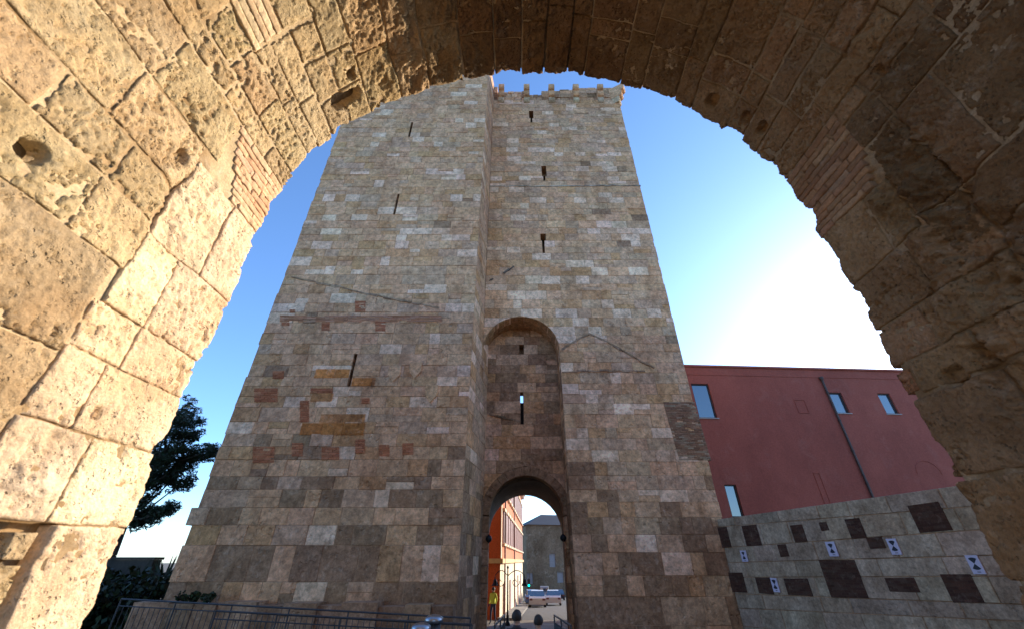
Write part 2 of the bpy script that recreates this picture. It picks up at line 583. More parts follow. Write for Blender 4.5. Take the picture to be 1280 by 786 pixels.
# broken rubble low on the left jamb
for (a, b, c, d_) in ((-2.68, -2.45, .36, .52), (-2.46, -2.3, .37, .50), (-2.31, -2.18, .38, .50), (-2.30, -2.17, .52, .63), (-2.5, -2.33, .53, .70), (-2.66, -2.52, .54, .70), (-2.28, -2.18, .64, .72)):
    STONES.append((a, b, c, d_, vary(Mi, .1), dict(proud=random.uniform(-.05, .0), gap=.016)))
# left jamb, inner ring (set a little back)
kin = dict(proud=.002)
row(-3.95, -3.3, [.74, 1.3, 2.1, 3.3], Mi, **kin); row(-3.3, -2.7, [.74, 1.5, 2.4, 3.3], Mi, **kin); row(-2.7, -2.1, [.74, 1.2, 2.0, 2.7, 3.3], Mi, **kin)
row(-2.1, -1.53, [.74, 1.35, 2.2, 3.3], Mi, **kin); row(-1.53, -1.05, [.74, 1.55, 2.4, 3.3], Mi, **kin)
row(-1.05, -.73, [.70, 1.02, 1.7, 2.5, 3.3], Mi, **kin)
row(-.73, -.45, [.70, 1.0, 1.36, 2.0, 2.6, 3.3], Mi, proud=.001); row(-.45, -.05, [.68, 1.17, 1.78, 2.5, 3.3], Mi)
# vault, left
row(-.05, .36, [.57, 1.13, 1.85, 2.5, 3.3], Mi); row(.36, .53, [0, .30, .80, 1.5, 2.2, 3.3], Mi); row(.53, .79, [0, .54, .89, 1.16, 1.8, 2.6, 3.3], Mi)
row(.79, .94, [0, .47, .87], Mi); row(.94, 1.13, [0, .40, .86], Mi)
row(1.08, 1.37, [.88, 1.5, 2.1, 2.7, 3.3], Mi); row(.79, 1.08, [1.56, 2.2, 2.8, 3.3], Mi)
row(1.13, 1.37, [0, .30, .62, .87], Mi); row(1.37, 1.62, [0, .32, .62, 1.1, 1.7, 2.4, 3.3], Mi)
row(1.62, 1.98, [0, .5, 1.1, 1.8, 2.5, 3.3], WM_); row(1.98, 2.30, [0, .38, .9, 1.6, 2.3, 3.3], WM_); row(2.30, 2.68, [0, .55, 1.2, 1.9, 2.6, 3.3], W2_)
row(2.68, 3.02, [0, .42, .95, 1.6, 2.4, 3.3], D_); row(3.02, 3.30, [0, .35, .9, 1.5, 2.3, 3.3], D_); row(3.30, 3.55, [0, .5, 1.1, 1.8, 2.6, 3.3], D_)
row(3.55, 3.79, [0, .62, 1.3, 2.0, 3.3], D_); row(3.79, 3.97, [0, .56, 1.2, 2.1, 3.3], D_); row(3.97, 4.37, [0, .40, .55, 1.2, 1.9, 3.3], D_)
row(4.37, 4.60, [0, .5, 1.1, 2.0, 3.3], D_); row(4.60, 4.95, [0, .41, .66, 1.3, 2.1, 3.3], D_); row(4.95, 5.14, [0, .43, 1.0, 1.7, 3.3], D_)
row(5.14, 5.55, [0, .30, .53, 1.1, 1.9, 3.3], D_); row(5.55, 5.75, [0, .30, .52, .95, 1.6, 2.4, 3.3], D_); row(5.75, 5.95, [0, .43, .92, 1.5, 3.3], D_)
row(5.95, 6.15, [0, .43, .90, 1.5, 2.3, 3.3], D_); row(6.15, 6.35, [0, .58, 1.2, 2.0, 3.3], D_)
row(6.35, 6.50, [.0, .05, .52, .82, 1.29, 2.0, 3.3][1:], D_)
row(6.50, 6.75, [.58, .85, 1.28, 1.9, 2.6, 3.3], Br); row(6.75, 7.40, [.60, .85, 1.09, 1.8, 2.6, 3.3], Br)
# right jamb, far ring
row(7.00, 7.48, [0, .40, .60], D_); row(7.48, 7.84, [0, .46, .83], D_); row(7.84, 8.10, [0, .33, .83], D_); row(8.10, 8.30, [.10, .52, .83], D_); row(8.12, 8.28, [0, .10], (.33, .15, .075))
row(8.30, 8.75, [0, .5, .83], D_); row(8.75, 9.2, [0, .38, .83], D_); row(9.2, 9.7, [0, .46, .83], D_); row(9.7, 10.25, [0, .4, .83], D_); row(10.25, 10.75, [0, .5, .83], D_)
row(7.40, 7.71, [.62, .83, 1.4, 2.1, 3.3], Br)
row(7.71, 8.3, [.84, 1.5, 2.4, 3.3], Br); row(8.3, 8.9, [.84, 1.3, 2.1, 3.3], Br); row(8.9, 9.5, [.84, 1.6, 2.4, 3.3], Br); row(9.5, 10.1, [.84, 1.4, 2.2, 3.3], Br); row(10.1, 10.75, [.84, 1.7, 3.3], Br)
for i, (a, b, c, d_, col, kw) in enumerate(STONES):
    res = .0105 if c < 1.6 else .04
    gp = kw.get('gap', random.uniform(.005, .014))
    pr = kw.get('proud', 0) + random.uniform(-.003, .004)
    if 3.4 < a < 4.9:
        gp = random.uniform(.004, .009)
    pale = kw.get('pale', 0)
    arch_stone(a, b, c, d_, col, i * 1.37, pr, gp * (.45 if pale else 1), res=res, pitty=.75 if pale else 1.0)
RED = [(.70, .43, .25), (.72, .47, .28), (.67, .40, .23), (.70, .48, .30)]
PALEBR = [(.62, .46, .28), (.66, .50, .31), (.58, .42, .25)]
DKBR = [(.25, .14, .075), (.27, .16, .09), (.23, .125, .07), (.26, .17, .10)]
brick_panel(-.16, .36, 0, .55, 't', .052, .27, RED, taper=lambda s: .36 + .25 * (s + .16) / .52)
brick_panel(.79, 1.08, .885, 1.55, 't', .055, .30, PALEBR)
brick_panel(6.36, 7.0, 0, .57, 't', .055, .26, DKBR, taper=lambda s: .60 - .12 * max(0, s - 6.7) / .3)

# mortar bed behind the stones
res = .022
ns, ntn = int((S_HI - S_LO) / res), int(T_END / .03)
a = np.linspace(S_LO, S_HI, ns + 1)[:, None] * np.ones((1, ntn + 1))
b = np.linspace(.05, T_END, ntn + 1)[None, :] * np.ones((ns + 1, 1))
zz = np.zeros_like(a)
ram = rough_amt(a, b)
d = .0125 + (fbm(a, b, zz, 2.6, 3, 11) - .5) * .026 + (fbm(a, b, zz, 5, 3, 81) - .5) * .006 + (fbm(a, b, zz, 24, 3, 83) - .5) * .007 + rough_relief(a, b, ram) + ram * .006 + hole_amt(a, b) * 1.1
d += np.where((a > 3.4) & (a < 3.95), .03, 0) + np.where((a < -2.16) & (a > -2.7) & (b > .34) & (b < .74), .07, 0)
P = arch_map(a, b, d).reshape(-1, 3)
idx = np.arange((ns + 1) * (ntn + 1)).reshape(ns + 1, ntn + 1)
q = np.stack([idx[:-1, :-1], idx[:-1, 1:], idx[1:, 1:], idx[1:, :-1]], -1).reshape(-1, 4).tolist()
shade = sstep(3.0, 6.0, a.ravel())[:, None]  # mortar takes the same painted shade towards the right
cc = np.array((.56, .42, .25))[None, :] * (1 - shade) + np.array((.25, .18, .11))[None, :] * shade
fade = sstep(.42, .6, fbm(a.ravel(), b.ravel(), zz.ravel(), 2.2, 4, 87))[:, None]      # pointing washed out in places
cc = cc * (1 - fade * np.array((.35, .42, .5))[None, :])
cc = cc * (.8 + .4 * fbm(a.ravel(), b.ravel(), zz.ravel(), 5, 3, 85)[:, None])
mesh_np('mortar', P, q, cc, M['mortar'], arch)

# wall body around the opening (solid, both faces, top)
def arch_wall():
    m = MB()
    d0 = .09
    prof = []
    for s in np.linspace(S_LO, S_HI, 90):
        p = arch_map(np.array([s]), np.array([0.]), np.array([d0]))[0]
        prof.append((p[0], p[2]))
    XL, XR, ZT, ZB = -17.0, 17.0, 12.5, -3.0  # unseen outline raised and widened beyond the gateway to shade the lower tower
    outer = []
    n = len(prof)
    for (x, z) in prof:
        # project outwards to the wall outline
        dx, dz = x - CX, z - ZS
        if z < ZS:
            outer.append((XL if x < CX else XR, z))
        else:
            kx = ((XL if dx < 0 else XR) - CX) / dx if abs(dx) > 1e-6 else 1e9
            kz = (ZT - ZS) / dz if dz > 1e-6 else 1e9
            kk = min(kx, kz)
            outer.append((CX + dx * kk, ZS + dz * kk))
    for y in (DA - .06, DA - T_END):
        vs = [(x, y, z) for x, z in prof] + [(x, y, z) for x, z in outer]
        m.add(vs, [(i, i + 1, n + i + 1, n + i) if y < 1 else (i, n + i, n + i + 1, i + 1) for i in range(n - 1)])
    vs = [(x, DA - .06, z) for x, z in outer] + [(x, DA - T_END, z) for x, z in outer]
    m.add(vs, [(i, i + 1, n + i + 1, n + i) for i in range(n - 1)])
    vs = [(x, DA - .06, z) for x, z in prof] + [(x, DA - T_END, z) for x, z in prof]
    m.add(vs, [(i, n + i, n + i + 1, i + 1) for i in range(n - 1)])
    m.build('wall_core', M['core'], arch)
arch_wall()

# ================================================================== TOWER
D1, D2, DN = 17.0, 19.2, 20.6
XLL, XLR = -12.16, -1.92           # projecting left block
XRL, XRR = -1.57, 9.06             # main block
ZTOP = 35.4
tower = thing('stone_tower', 'tall medieval limestone gate tower with projecting left block and ruined corbels', 'tower', (-1.5, 22, -3.0))

BLOCKS = []    # (screen size, polygon points 3D front/back, colour)
CAMP = Vector((0, 0, 0))

class Frame:
    def __init__(s, o, u, n):
        s.o = Vector(o); s.u = Vector(u).normalized(); s.n = Vector(n).normalized()
    def p(s, u, z, d=0.0):
        return s.o + s.u * u + Vector((0, 0, z)) - s.n * d

def prism(m, fr, poly, off, depth, bev, col):
    """stone with eased arrises; poly is [(u,z)] anticlockwise seen from the front"""
    n = len(poly)
    cu = sum(p[0] for p in poly) / n; cz = sum(p[1] for p in poly) / n
    ins = []
    for (u, z) in poly:
        du, dz = cu - u, cz - z
        L = math.hypot(du, dz) or 1
        k = min(bev * 1.4, L * .4) / L
        ins.append((u + du * k, z + dz * k))
    vs = [fr.p(u, z, off) for u, z in ins] + [fr.p(u, z, off + bev) for u, z in poly] + [fr.p(u, z, depth) for u, z in poly]
    fs = [tuple(range(n))]
    for i in range(n):
        j = (i + 1) % n
        fs.append((n + i, n + j, j, i))
        fs.append((2 * n + i, 2 * n + j, n + j, n + i))
    m.add(vs, fs, col)

def masonry(fr, rows, u0f, u1f, lens, colf, holes=(), arch=None, depth=.7, gap=.004, bev=.013, offr=.016, jit=.01, blocks=None, mortar=None, endj=0.0):
    """course by course; holes: (u0,u1,z0,z1); arch: (cu, zc, r) opening reaching down to the bottom"""
    for ri, (za, zb) in enumerate(zip(rows[:-1], rows[1:])):
        zm = (za + zb) / 2
        a0, a1 = u0f(zm), u1f(zm)
        segs = [(a0, a1, None, None)]
        for (h0, h1, hz0, hz1) in holes:
            if hz0 < zm < hz1:
                new = []
                for (p, q, l, r) in segs:
                    if h0 > p and h1 < q:
                        new += [(p, h0, l, None), (h1, q, None, r)]
                    else:
                        new.append((p, q, l, r))
                segs = new
        if arch:
            cu, zc, rr = arch
            hw = lambda z: rr if z <= zc else math.sqrt(max(0, rr * rr - (z - zc) ** 2))
            if za < zc + rr:
                new = []
                for (p, q, l, r) in segs:
                    if p < cu < q:
                        zs = [za + (zb - za) * i / 5 for i in range(6)] if zb > zc else [za, zb]
                        if cu - hw(zb) > p + .02:
                            new.append((p, max(p, cu - hw(zm)), l, [(max(p + .01, cu - hw(z)), z) for z in zs]))
                        if cu + hw(zb) < q - .02:
                            new.append((min(q, cu + hw(zm)), q, [(min(q - .01, cu + hw(z)), z) for z in zs], r))
                        if hw(za) == 0:
                            new.append((p, q, l, r))
                    else:
                        new.append((p, q, l, r))
                segs = new
        for (p, q, lc, rc) in segs:
            if q - p < .02:
                if not lc and not rc:
                    continue
                p, q = (q - .02, q) if lc else (p, p + .02)
            if mortar is not None:
                lp = lc if lc else [(p, za), (p, zb)]
                rp = rc if rc else [(q, za), (q, zb)]
                poly = lp[::-1] + rp          # top-left..bottom-left, bottom-right..top-right
                mortar.add([fr.p(u, z, .016) for u, z in poly], [tuple(range(len(poly)))])
            u = p
            first = True
            while u < q - 1e-6:
                L = random.uniform(*lens) * (1.25 if zb - za > .8 else 1)
                if q - (u + L) < lens[0] * .6:
                    L = q - u
                e = u + L
                g = gap
                j = lambda: random.uniform(-jit, jit)
                lp = [(x + g, z) for x, z in lc] if (lc and first) else [(u + g + j(), za + g), (u + g + j(), zb - g)]
                last = e >= q - 1e-6
                rp = [(x - g, z) for x, z in rc] if (rc and last) else [(e - g + j(), za + g), (e - g + j(), zb - g)]
                if endj and last: rp = [(x + random.uniform(-endj, endj), z) for x, z in rp]
                poly = lp[::-1] + rp
                poly = [(x, min(max(z, za + g), zb - g)) for x, z in poly]
                col = colf(u + L / 2, zm)
                c = fr.p(u + L / 2, zm)
                parts_ = [(poly, col)]
                if len(poly) == 4 and zb - za > .42 and random.random() < .14:      # two thin stones in one course
                    zc_ = zm + random.uniform(-.06, .06)
                    parts_ = [([(poly[0][0], poly[0][1]), (poly[1][0], zc_ + g), (poly[2][0], zc_ + g), poly[3]], col), ([(poly[0][0], zc_ - g), poly[1], poly[2], (poly[3][0], zc_ - g)], colf(u, zm))]
                for po, co in parts_:
                    m = MB()
                    prism(m, fr, po, random.uniform(-offr, offr), depth, bev, co)
                    size = L * (zb - za) / len(parts_) / max(1.0, c.length_squared)
                    blocks.append((size, m))
                u = e
                first = False

def reveal(m, fr, h, depth):
    u0, u1, z0, z1 = h
    A = [fr.p(u0, z0, .0), fr.p(u1, z0, .0), fr.p(u1, z1, .0), fr.p(u0, z1, .0)]
    B = [fr.p(u0, z0, depth), fr.p(u1, z0, depth), fr.p(u1, z1, depth), fr.p(u0, z1, depth)]
    m.add(A + B, [(0, 1, 5, 4), (1, 2, 6, 5), (2, 3, 7, 6), (3, 0, 4, 7)])

def make_rows(start, end, fixed=(), lo=.46, hi=.66):
    r = list(fixed) if fixed else [start]
    while r[-1] < end - hi:
        r.append(r[-1] + random.uniform(lo, hi))
    r[-1] = end if end - r[-1] < lo * .6 else r[-1]
    if r[-1] < end: r.append(end)
    return r

def snap(rows, z):
    return min(rows, key=lambda r: abs(r - z))

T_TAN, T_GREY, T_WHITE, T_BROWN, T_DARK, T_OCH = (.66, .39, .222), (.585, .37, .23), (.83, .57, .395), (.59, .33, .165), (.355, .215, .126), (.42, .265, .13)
def tower_col(w):
    def f(u, z):
        k = dict(w)
        g_ = max(0, min(1, (5.5 - z) / 6.5))                       # foot grime plus the light falloff low down, both put into the colour
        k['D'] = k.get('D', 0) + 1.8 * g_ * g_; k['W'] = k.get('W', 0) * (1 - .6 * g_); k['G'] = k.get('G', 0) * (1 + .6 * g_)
        c = random.choices([T_TAN, T_GREY, T_WHITE, T_BROWN, T_DARK], [k.get(x, 0) for x in 'TGWBD'])[0]
        return vary(c, .07)
    return f
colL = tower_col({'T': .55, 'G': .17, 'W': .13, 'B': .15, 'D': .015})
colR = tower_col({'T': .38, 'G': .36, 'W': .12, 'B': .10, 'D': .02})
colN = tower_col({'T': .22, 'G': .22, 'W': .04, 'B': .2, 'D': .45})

mort = MB()
# ---- left block, front
frL = Frame((0, D1, 0), (1, 0, 0), (0, -1, 0))
rowsL = make_rows(0, ZTOP, (-3.0, -2.2, -1.3, -.64, .49, 1.15, 1.75, 2.40, 2.88))
def slit(cx, y0, y1, Y, rows, w, fr=None):
    zt, zb = at(cx, y0, Y).z, at(cx, y1, Y).z
    x = (at(cx, y0, Y).x + at(cx, y1, Y).x) / 2
    return (x - w / 2, x + w / 2, snap(rows, zb), snap(rows, zt))
slL = [slit(513, 153, 174, D1, rowsL, .13), slit(496, 239, 267, D1, rowsL, .13), slit(440, 444, 483, D1, rowsL, .14)]
ejL = {}
def left_edge(z):
    k = round(z, 2)
    if k not in ejL:
        ejL[k] = XLL + random.uniform(-.03, .04) + (-.18 if abs(z - 1.45) < .35 else 0)
    return ejL[k]
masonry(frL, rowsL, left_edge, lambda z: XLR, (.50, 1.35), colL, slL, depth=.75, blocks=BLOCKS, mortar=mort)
for h in slL: reveal(mort, frL, h, .75)
# ---- left block, return face
fu = Vector((XRL - XLR, D2 - D1, 0))
frS = Frame((XLR, D1, 0), fu, (D2 - D1, XLR - XRL, 0))
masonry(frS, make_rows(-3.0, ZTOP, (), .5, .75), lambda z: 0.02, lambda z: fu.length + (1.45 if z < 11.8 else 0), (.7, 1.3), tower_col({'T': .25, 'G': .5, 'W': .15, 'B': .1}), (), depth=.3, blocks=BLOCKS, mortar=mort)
# ---- main block, front, with the tall niche
frR = Frame((0, D2, 0), (1, 0, 0), (0, -1, 0))
NCX, NR, NZC = .49, 2.06, 9.66
rowsR = make_rows(0, ZTOP - 2.2, (-3.0, -2.1, -1.2, -.5, .3, .95, 1.6, 2.2))
slR = []
for (cx, y0, y1) in ((664, 137, 153), (680, 206, 229), (679, 289, 316)):
    a = slit(cx, y0, y1 - (y1 - y0) * .42, D2, rowsR, .34)
    b = slit(cx, y0, y1, D2, rowsR, .14)
    if a[3] - a[2] < .3:
        i = rowsR.index(a[3]); a = (a[0], a[1], rowsR[i - 1], a[3])
    if b[2] > a[2] - .1:
        i = rowsR.index(a[2]); b = (b[0], b[1], rowsR[i - 1], a[3])
    slR += [a, (b[0], b[1], b[2], a[2])]
edR = {}
def right_edge(z):
    k = round(z, 2)
    if k not in edR: edR[k] = XRR + random.uniform(-.02, .02)
    return edR[k]
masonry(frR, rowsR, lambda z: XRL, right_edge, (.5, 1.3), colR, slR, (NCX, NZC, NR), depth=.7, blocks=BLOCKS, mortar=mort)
for h in slR: reveal(mort, frR, h, .7)
# ---- niche back wall and gate
GCX, GR, GZC = .68, 1.74, 1.80
frN = Frame((0, DN, 0), (1, 0, 0), (0, -1, 0))
rowsN = make_rows(-3.1, 11.75, (), .5, .68)
slN = [slit(652, 432, 446, DN, rowsN, .26), slit(652.5, 486, 532, DN, rowsN, .17)]
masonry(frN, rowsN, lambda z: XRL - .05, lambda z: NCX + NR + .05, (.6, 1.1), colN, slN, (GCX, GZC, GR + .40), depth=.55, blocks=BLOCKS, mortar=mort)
for h in slN: reveal(mort, frN, h, .6)
# gate ring and niche soffit: voussoirs
def ring(fr, cu, zc, r0, r1, n, depth, colf, a0=0, a1=180, off=-.01):
    for i in range(n):
        t0 = R_(a0 + (a1 - a0) * (i + .006) / n); t1 = R_(a0 + (a1 - a0) * (i + .994) / n)
        poly = [(cu + r0 * math.cos(t1), zc + r0 * math.sin(t1)), (cu + r0 * math.cos(t0), zc + r0 * math.sin(t0)),
                (cu + r1 * math.cos(t0), zc + r1 * math.sin(t0)), (cu + r1 * math.cos(t1), zc + r1 * math.sin(t1))]
        m = MB()
        prism(m, fr, poly[::-1][::-1], off + random.uniform(-.01, .01), depth, .02, colf(0, zc))
        m.build('voussoir', M['tower'], tower)
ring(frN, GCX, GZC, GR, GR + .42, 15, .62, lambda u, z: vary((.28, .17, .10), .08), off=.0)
z = -3.05
while z < GZC - .1:                                            # gate jambs
    zb = min(z + random.uniform(.5, .7), GZC)
    for x0, x1 in ((GCX - GR - .42, GCX - GR), (GCX + GR, GCX + GR + .42)):
        m = MB()
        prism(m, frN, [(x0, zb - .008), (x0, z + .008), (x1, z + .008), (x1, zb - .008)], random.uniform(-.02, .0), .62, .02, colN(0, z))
        m.build('jamb_stone', M['tower'], tower)
    z = zb
# soffit of the niche: courses curved through the depth
n = 17
for i in range(n):
    t0, t1 = R_(180 * (i + .03) / n), R_(180 * (i + .97) / n)
    y0 = D2 + .02
    for y1 in (D2 + .02 + random.uniform(.5, .9), DN + .02):
        m = MB()
        vs = []
        for rr in (NR + random.uniform(-.012, .012), NR + .4):
            for (t, y) in ((t0, y0 + .006), (t1, y0 + .006), (t1, y1 - .006), (t0, y1 - .006)):
                vs.append((NCX + rr * math.cos(t), y, NZC + rr * math.sin(t)))
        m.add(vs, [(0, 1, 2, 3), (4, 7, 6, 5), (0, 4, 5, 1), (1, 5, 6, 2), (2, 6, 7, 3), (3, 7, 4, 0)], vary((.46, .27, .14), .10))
        m.build('soffit_stone', M['tower'], tower)
        y0 = y1
# right reveal of the niche
frV = Frame((NCX + NR, D2, 0), (0, 1, 0), (-1, 0, 0))
frV.u = Vector((0, 1, 0))
rb = []
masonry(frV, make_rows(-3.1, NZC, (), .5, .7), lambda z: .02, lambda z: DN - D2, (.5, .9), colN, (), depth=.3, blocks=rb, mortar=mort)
for _, m in rb:
    m.f = [f[::-1] for f in m.f]
    BLOCKS.append((_, m))
mort.build('mortar', M['tower_mortar'], tower)

# the 300 stones that show largest stand alone, the rest are one facing
BLOCKS.sort(key=lambda b: -b[0])
for _, m in BLOCKS[:300]:
    m.build('stone', M['tower'], tower)
rest = MB()
for _, m in BLOCKS[300:]:
    n0 = len(rest.v)
    rest.v += m.v
    rest.f += [tuple(i + n0 for i in f) for f in m.f]
    rest.c += m.c
tag(rest.build('stone_facing', M['tower'], tower), kind='stuff')

# solid body behind the facing (the back of the main block stands open, as built)
body = MB()
body.box((XLL + .05, D1 + .72, -3.2), (XLR - .05, 27.0, ZTOP))
body.box((XLR - .05, D2 + .74, -3.2), (XRL - .2, 27.0, ZTOP))
body.box((NCX + NR + .28, D2 + .68, -3.2), (XRR - .04, 21.2, ZTOP - .6))
body.box((XRL - .2, D2 + .68, NZC + NR + .1), (NCX + NR + .28, 21.2, ZTOP - .6))
hz0, hz1 = slN[1][2], slN[1][3]
hx0, hx1 = slN[1][0], slN[1][1]
body.box((XRL - .2, DN + .54, hz1), (NCX + NR + .28, 21.2, NZC + NR + .1))
body.box((XRL - .2, DN + .54, GZC + GR + .2), (NCX + NR + .28, 21.2, hz0))
body.box((XRL - .2, DN + .54, hz0), (hx0, 21.2, hz1))
body.box((hx1, DN + .54, hz0), (NCX + NR + .28, 21.2, hz1))
body.box((XRR - 2.3, 21.2, -3.2), (XRR - .04, 27.0, ZTOP - .6))
body.build('wall_core', M['tower_mortar'], tower)
# vaulted passage behind the gate
pv = MB()
PX, PR, PZ, PT = .80, 2.13, 1.28, 7.4
pf = [(PX - PR, -3.4)] + [(PX - PR * math.cos(R_(t)), PZ + PR * math.sin(R_(t))) for t in range(0, 181, 9)] + [(PX + PR, -3.4)]
for ya, yb in ((21.22, 26.5),):
    n = len(pf)
    pv.add([(x, ya, z) for x, z in pf] + [(x, yb, z) for x, z in pf], [(i, n + i, n + i + 1, i + 1) for i in range(n - 1)])
    out = [(-2.9, -3.4)] + [(-2.9 if i < 10 else 6.7 if i > 10 else PX, PT if abs(i - 10) <= 6 else PZ + 1) for i in range(21)] + [(6.7, -3.4)]
    for y in (ya, yb):
        pv.add([(x, y, z) for x, z in pf] + [(x, y, z) for x, z in out], [(i, i + 1, n + i + 1, n + i) if y == yb else (i, n + i, n + i + 1, i + 1) for i in range(n - 1)])
    pv.add([(-2.9, ya, PT), (6.7, ya, PT), (6.7, yb, PT), (-2.9, yb, PT)], [(0, 1, 2, 3)])
pv.build('passage_vault', plain('shaded_plaster', (.075, .058, .043), .95, 0, .3, 2, .02), tower)  # shade of the passage put into the plaster colour

# parapet ruin with its corbels
frP = Frame((0, D2 + .1, 0), (1, 0, 0), (0, -1, 0))
pb = []
topz = ZTOP - 2.2
def px(x): return at(x, 115, D2).x
edges = [(613, 622, 35.6), (622, 652, 34.7), (652, 658, 34.9), (658, 677, 34.1), (677, 700, 34.9), (700, 722, 35.0), (722, 752, 35.2), (752, 769, 35.3)]
z0 = topz
for r in range(4):
    z1 = z0 + [.55, .6, .5, .6][r]
    for (xa, xb, zt) in edges:
        u0, u1 = px(xa), px(xb)
        if zt - z0 < .1: continue
        zz1 = min(z1, zt + random.uniform(-.1, .1))
        u = u0
        while u < u1 - .01:
            L = min(random.uniform(.45, 1.0), u1 - u)
            if u1 - u - L < .25: L = u1 - u
            m = MB()
            prism(m, frP, [(u + .008, zz1 - .008 + random.uniform(-.05, .02) * (zz1 < z1)), (u + .008, z0 + .008), (u + L - .008, z0 + .008), (u + L - .008, zz1 - .008)], random.uniform(-.05, .05), .6, .03, vary(random.choice([T_GREY, T_GREY, T_DARK, T_TAN]), .15))
            m.build('parapet_stone', M['tower'], tower)
            u += L
    z0 = z1
pc = MB()
for (xa, xb, zt) in edges:
    pc.box((px(xa), D2 + .5, topz - .1), (px(xb) - .004, D2 + 1.2, zt - .25))
pc.build('parapet_core', M['tower_mortar'], tower)

def corbel(base, d, side, big=1.0):
    """three stones stepping out, each with a rounded nose"""
    base, d, side = Vector(base), Vector(d).normalized(), Vector(side).normalized()
    w = .24 * big
    m = MB()
    for i in range(3):
        L = (.26 + .22 * i) * big
        h = .58 * big
        z = base.z + i * (h + .02)
        prof = [(-.4, 0), (L - .24, 0), (L - .10, .06), (L - .02, .18), (L, .34), (L, h), (-.4, h)]
        col = vary((.52, .40, .26) if i == 0 else T_TAN, .1)
        vs = [base + d * a - side * w + Vector((0, 0, z - base.z + b)) for a, b in prof] + [base + d * a + side * w + Vector((0, 0, z - base.z + b)) for a, b in prof]
        n = len(prof)
        m.add(vs, [tuple(range(n)), tuple(range(2 * n - 1, n - 1, -1))] + [(i_, n + i_, n + (i_ + 1) % n, (i_ + 1) % n) for i_ in range(n)], col)
    m.build('corbel', M['tower'], tower)
for x in (627, 658, 688.5, 718.5, 748.5):
    corbel((px(x), D2 + .08, 32.75), (0, -1, 0), (1, 0, 0))
corbel((XRR - .15, D2 + .15, 32.7), (1, -.55, 0), (.55, 1, 0), 1.25)

# brick repairs in the left block
def brick_patch(corners, Y, bh=.095, bl=.30, cols=((.50, .18, .085), (.54, .22, .11), (.46, .16, .075)), name='brick_patch', fr=None, proud=.02, keep=1.0):
    """corners: TL,TR,BR,BL photo points surveyed on the wall face; small bricks laid in courses"""
    pts = [at(x, y, Y) for x, y in corners]
    m = MB()
    zt, zb = (pts[0].z + pts[1].z) / 2, (pts[2].z + pts[3].z) / 2
    z = zb; r = 0
    while z < zt - .03:
        h = min(bh, zt - z)
        f = (z + h / 2 - zb) / (zt - zb)
        x0 = pts[3].x + (pts[0].x - pts[3].x) * f; x1 = pts[2].x + (pts[1].x - pts[2].x) * f
        x = x0 - (bl / 2 if r % 2 else 0)
        while x < x1 - .03:
            a, b = max(x, x0), min(x + bl, x1)
            if b - a > .04 and random.random() < keep:
                o = random.uniform(-.008, .012) + proud
                m.box((a + .006, Y - o, z + .006), (b - .006, Y + .2, z + h - .006), vary(random.choice(cols), .18))
            x += bl
        z += bh; r += 1
    return m.build(name, M['tower'] if name == 'ochre_stone' else M['brick'], tower)
def R4(x0, y0, x1, y1): return [(x0, y0), (x1, y0), (x1, y1), (x0, y1)]
for r in ((318, 485, 347, 502), (341, 463, 355, 473), (316, 558, 343, 578), (365, 553, 379, 570), (402, 558, 424, 574), (444, 548, 456, 566), (474, 555, 487, 570), (503, 553, 517, 568), (388, 485, 416, 491), (375, 500, 386, 527), (452, 497, 462, 504), (352, 403, 362, 407), (402, 402, 412, 413), (444, 376, 457, 390), (469, 400, 482, 414), (362, 385, 369, 391)):
    brick_patch(R4(*r), D1)
brick_patch(R4(350, 394, 552, 402), D1, .075, .45, ((.56, .27, .15), (.58, .31, .19), (.53, .25, .13)), 'brick_band', keep=.93)
OCH = ((.60, .235, .07), (.54, .21, .065), (.52, .24, .095))
for r in ((394, 461, 437, 472), (440, 472, 469, 482), (389, 491, 416, 501), (376, 528, 456, 543), (400, 517, 456, 528)):
    brick_patch(R4(*r), D1, .5, .9, OCH, 'ochre_stone', proud=.012)
brick_patch([(829, 502), (868, 502), (889, 575), (849, 575)], D2, .085, .28, ((.32, .17, .10), (.36, .21, .13), (.28, .15, .09), (.40, .28, .18)), 'brick_repair', keep=.95)

# scars of lost roofs
def scar(pts, Y, w, name, col, seed):
    rnd = random.Random(seed)
    P3 = [at(x, y, Y) for x, y in pts]
    m = MB()
    for a, b in zip(P3[:-1], P3[1:]):
        n = max(2, int((b - a).length / .35))
        for i in range(n):
            p = a.lerp(b, i / n); q = a.lerp(b, (i + 1) / n)
            d = (q - p).normalized(); up = Vector((-d.z, 0, d.x)) * (w * rnd.uniform(.5, 1.2))
            c = (p + q) / 2 + Vector((0, 0, rnd.uniform(-.04, .04)))
            pr = rnd.uniform(.012, .05)
            m.obox((c.x, Y + .1 - pr, c.z), d * (q - p).length * .60, Vector((0, .1, 0)), up, vary(col, .2))
    m.build(name, M['tower'], tower)
scar([(365, 347), (420, 358), (480, 372), (548, 385)], D1, .055, 'roof_scar', (.36, .24, .15), 1)
scar([(703, 437), (722, 424), (737, 417)], D2, .05, 'roof_scar', (.34, .225, .14), 2)
scar([(737, 417), (760, 428), (790, 445), (817, 459)], D2, .06, 'roof_scar', (.34, .225, .14), 3)
scar([(703, 464), (760, 463), (805, 463)], D2, .045, 'roof_scar', (.34, .22, .14), 4)
scar([(612, 518), (650, 527)], DN, .05, 'roof_scar', (.24, .16, .10), 5)
scar([(630, 342), (642, 333)], D2, .06, 'wall_scar', (.16, .13, .1), 6)
scar([(612, 352), (616, 348)], D2, .06, 'wall_scar', (.16, .13, .1), 8)
scar([(612, 233), (700, 233), (800, 232)], D2, .04, 'string_course', (.40, .35, .28), 7)
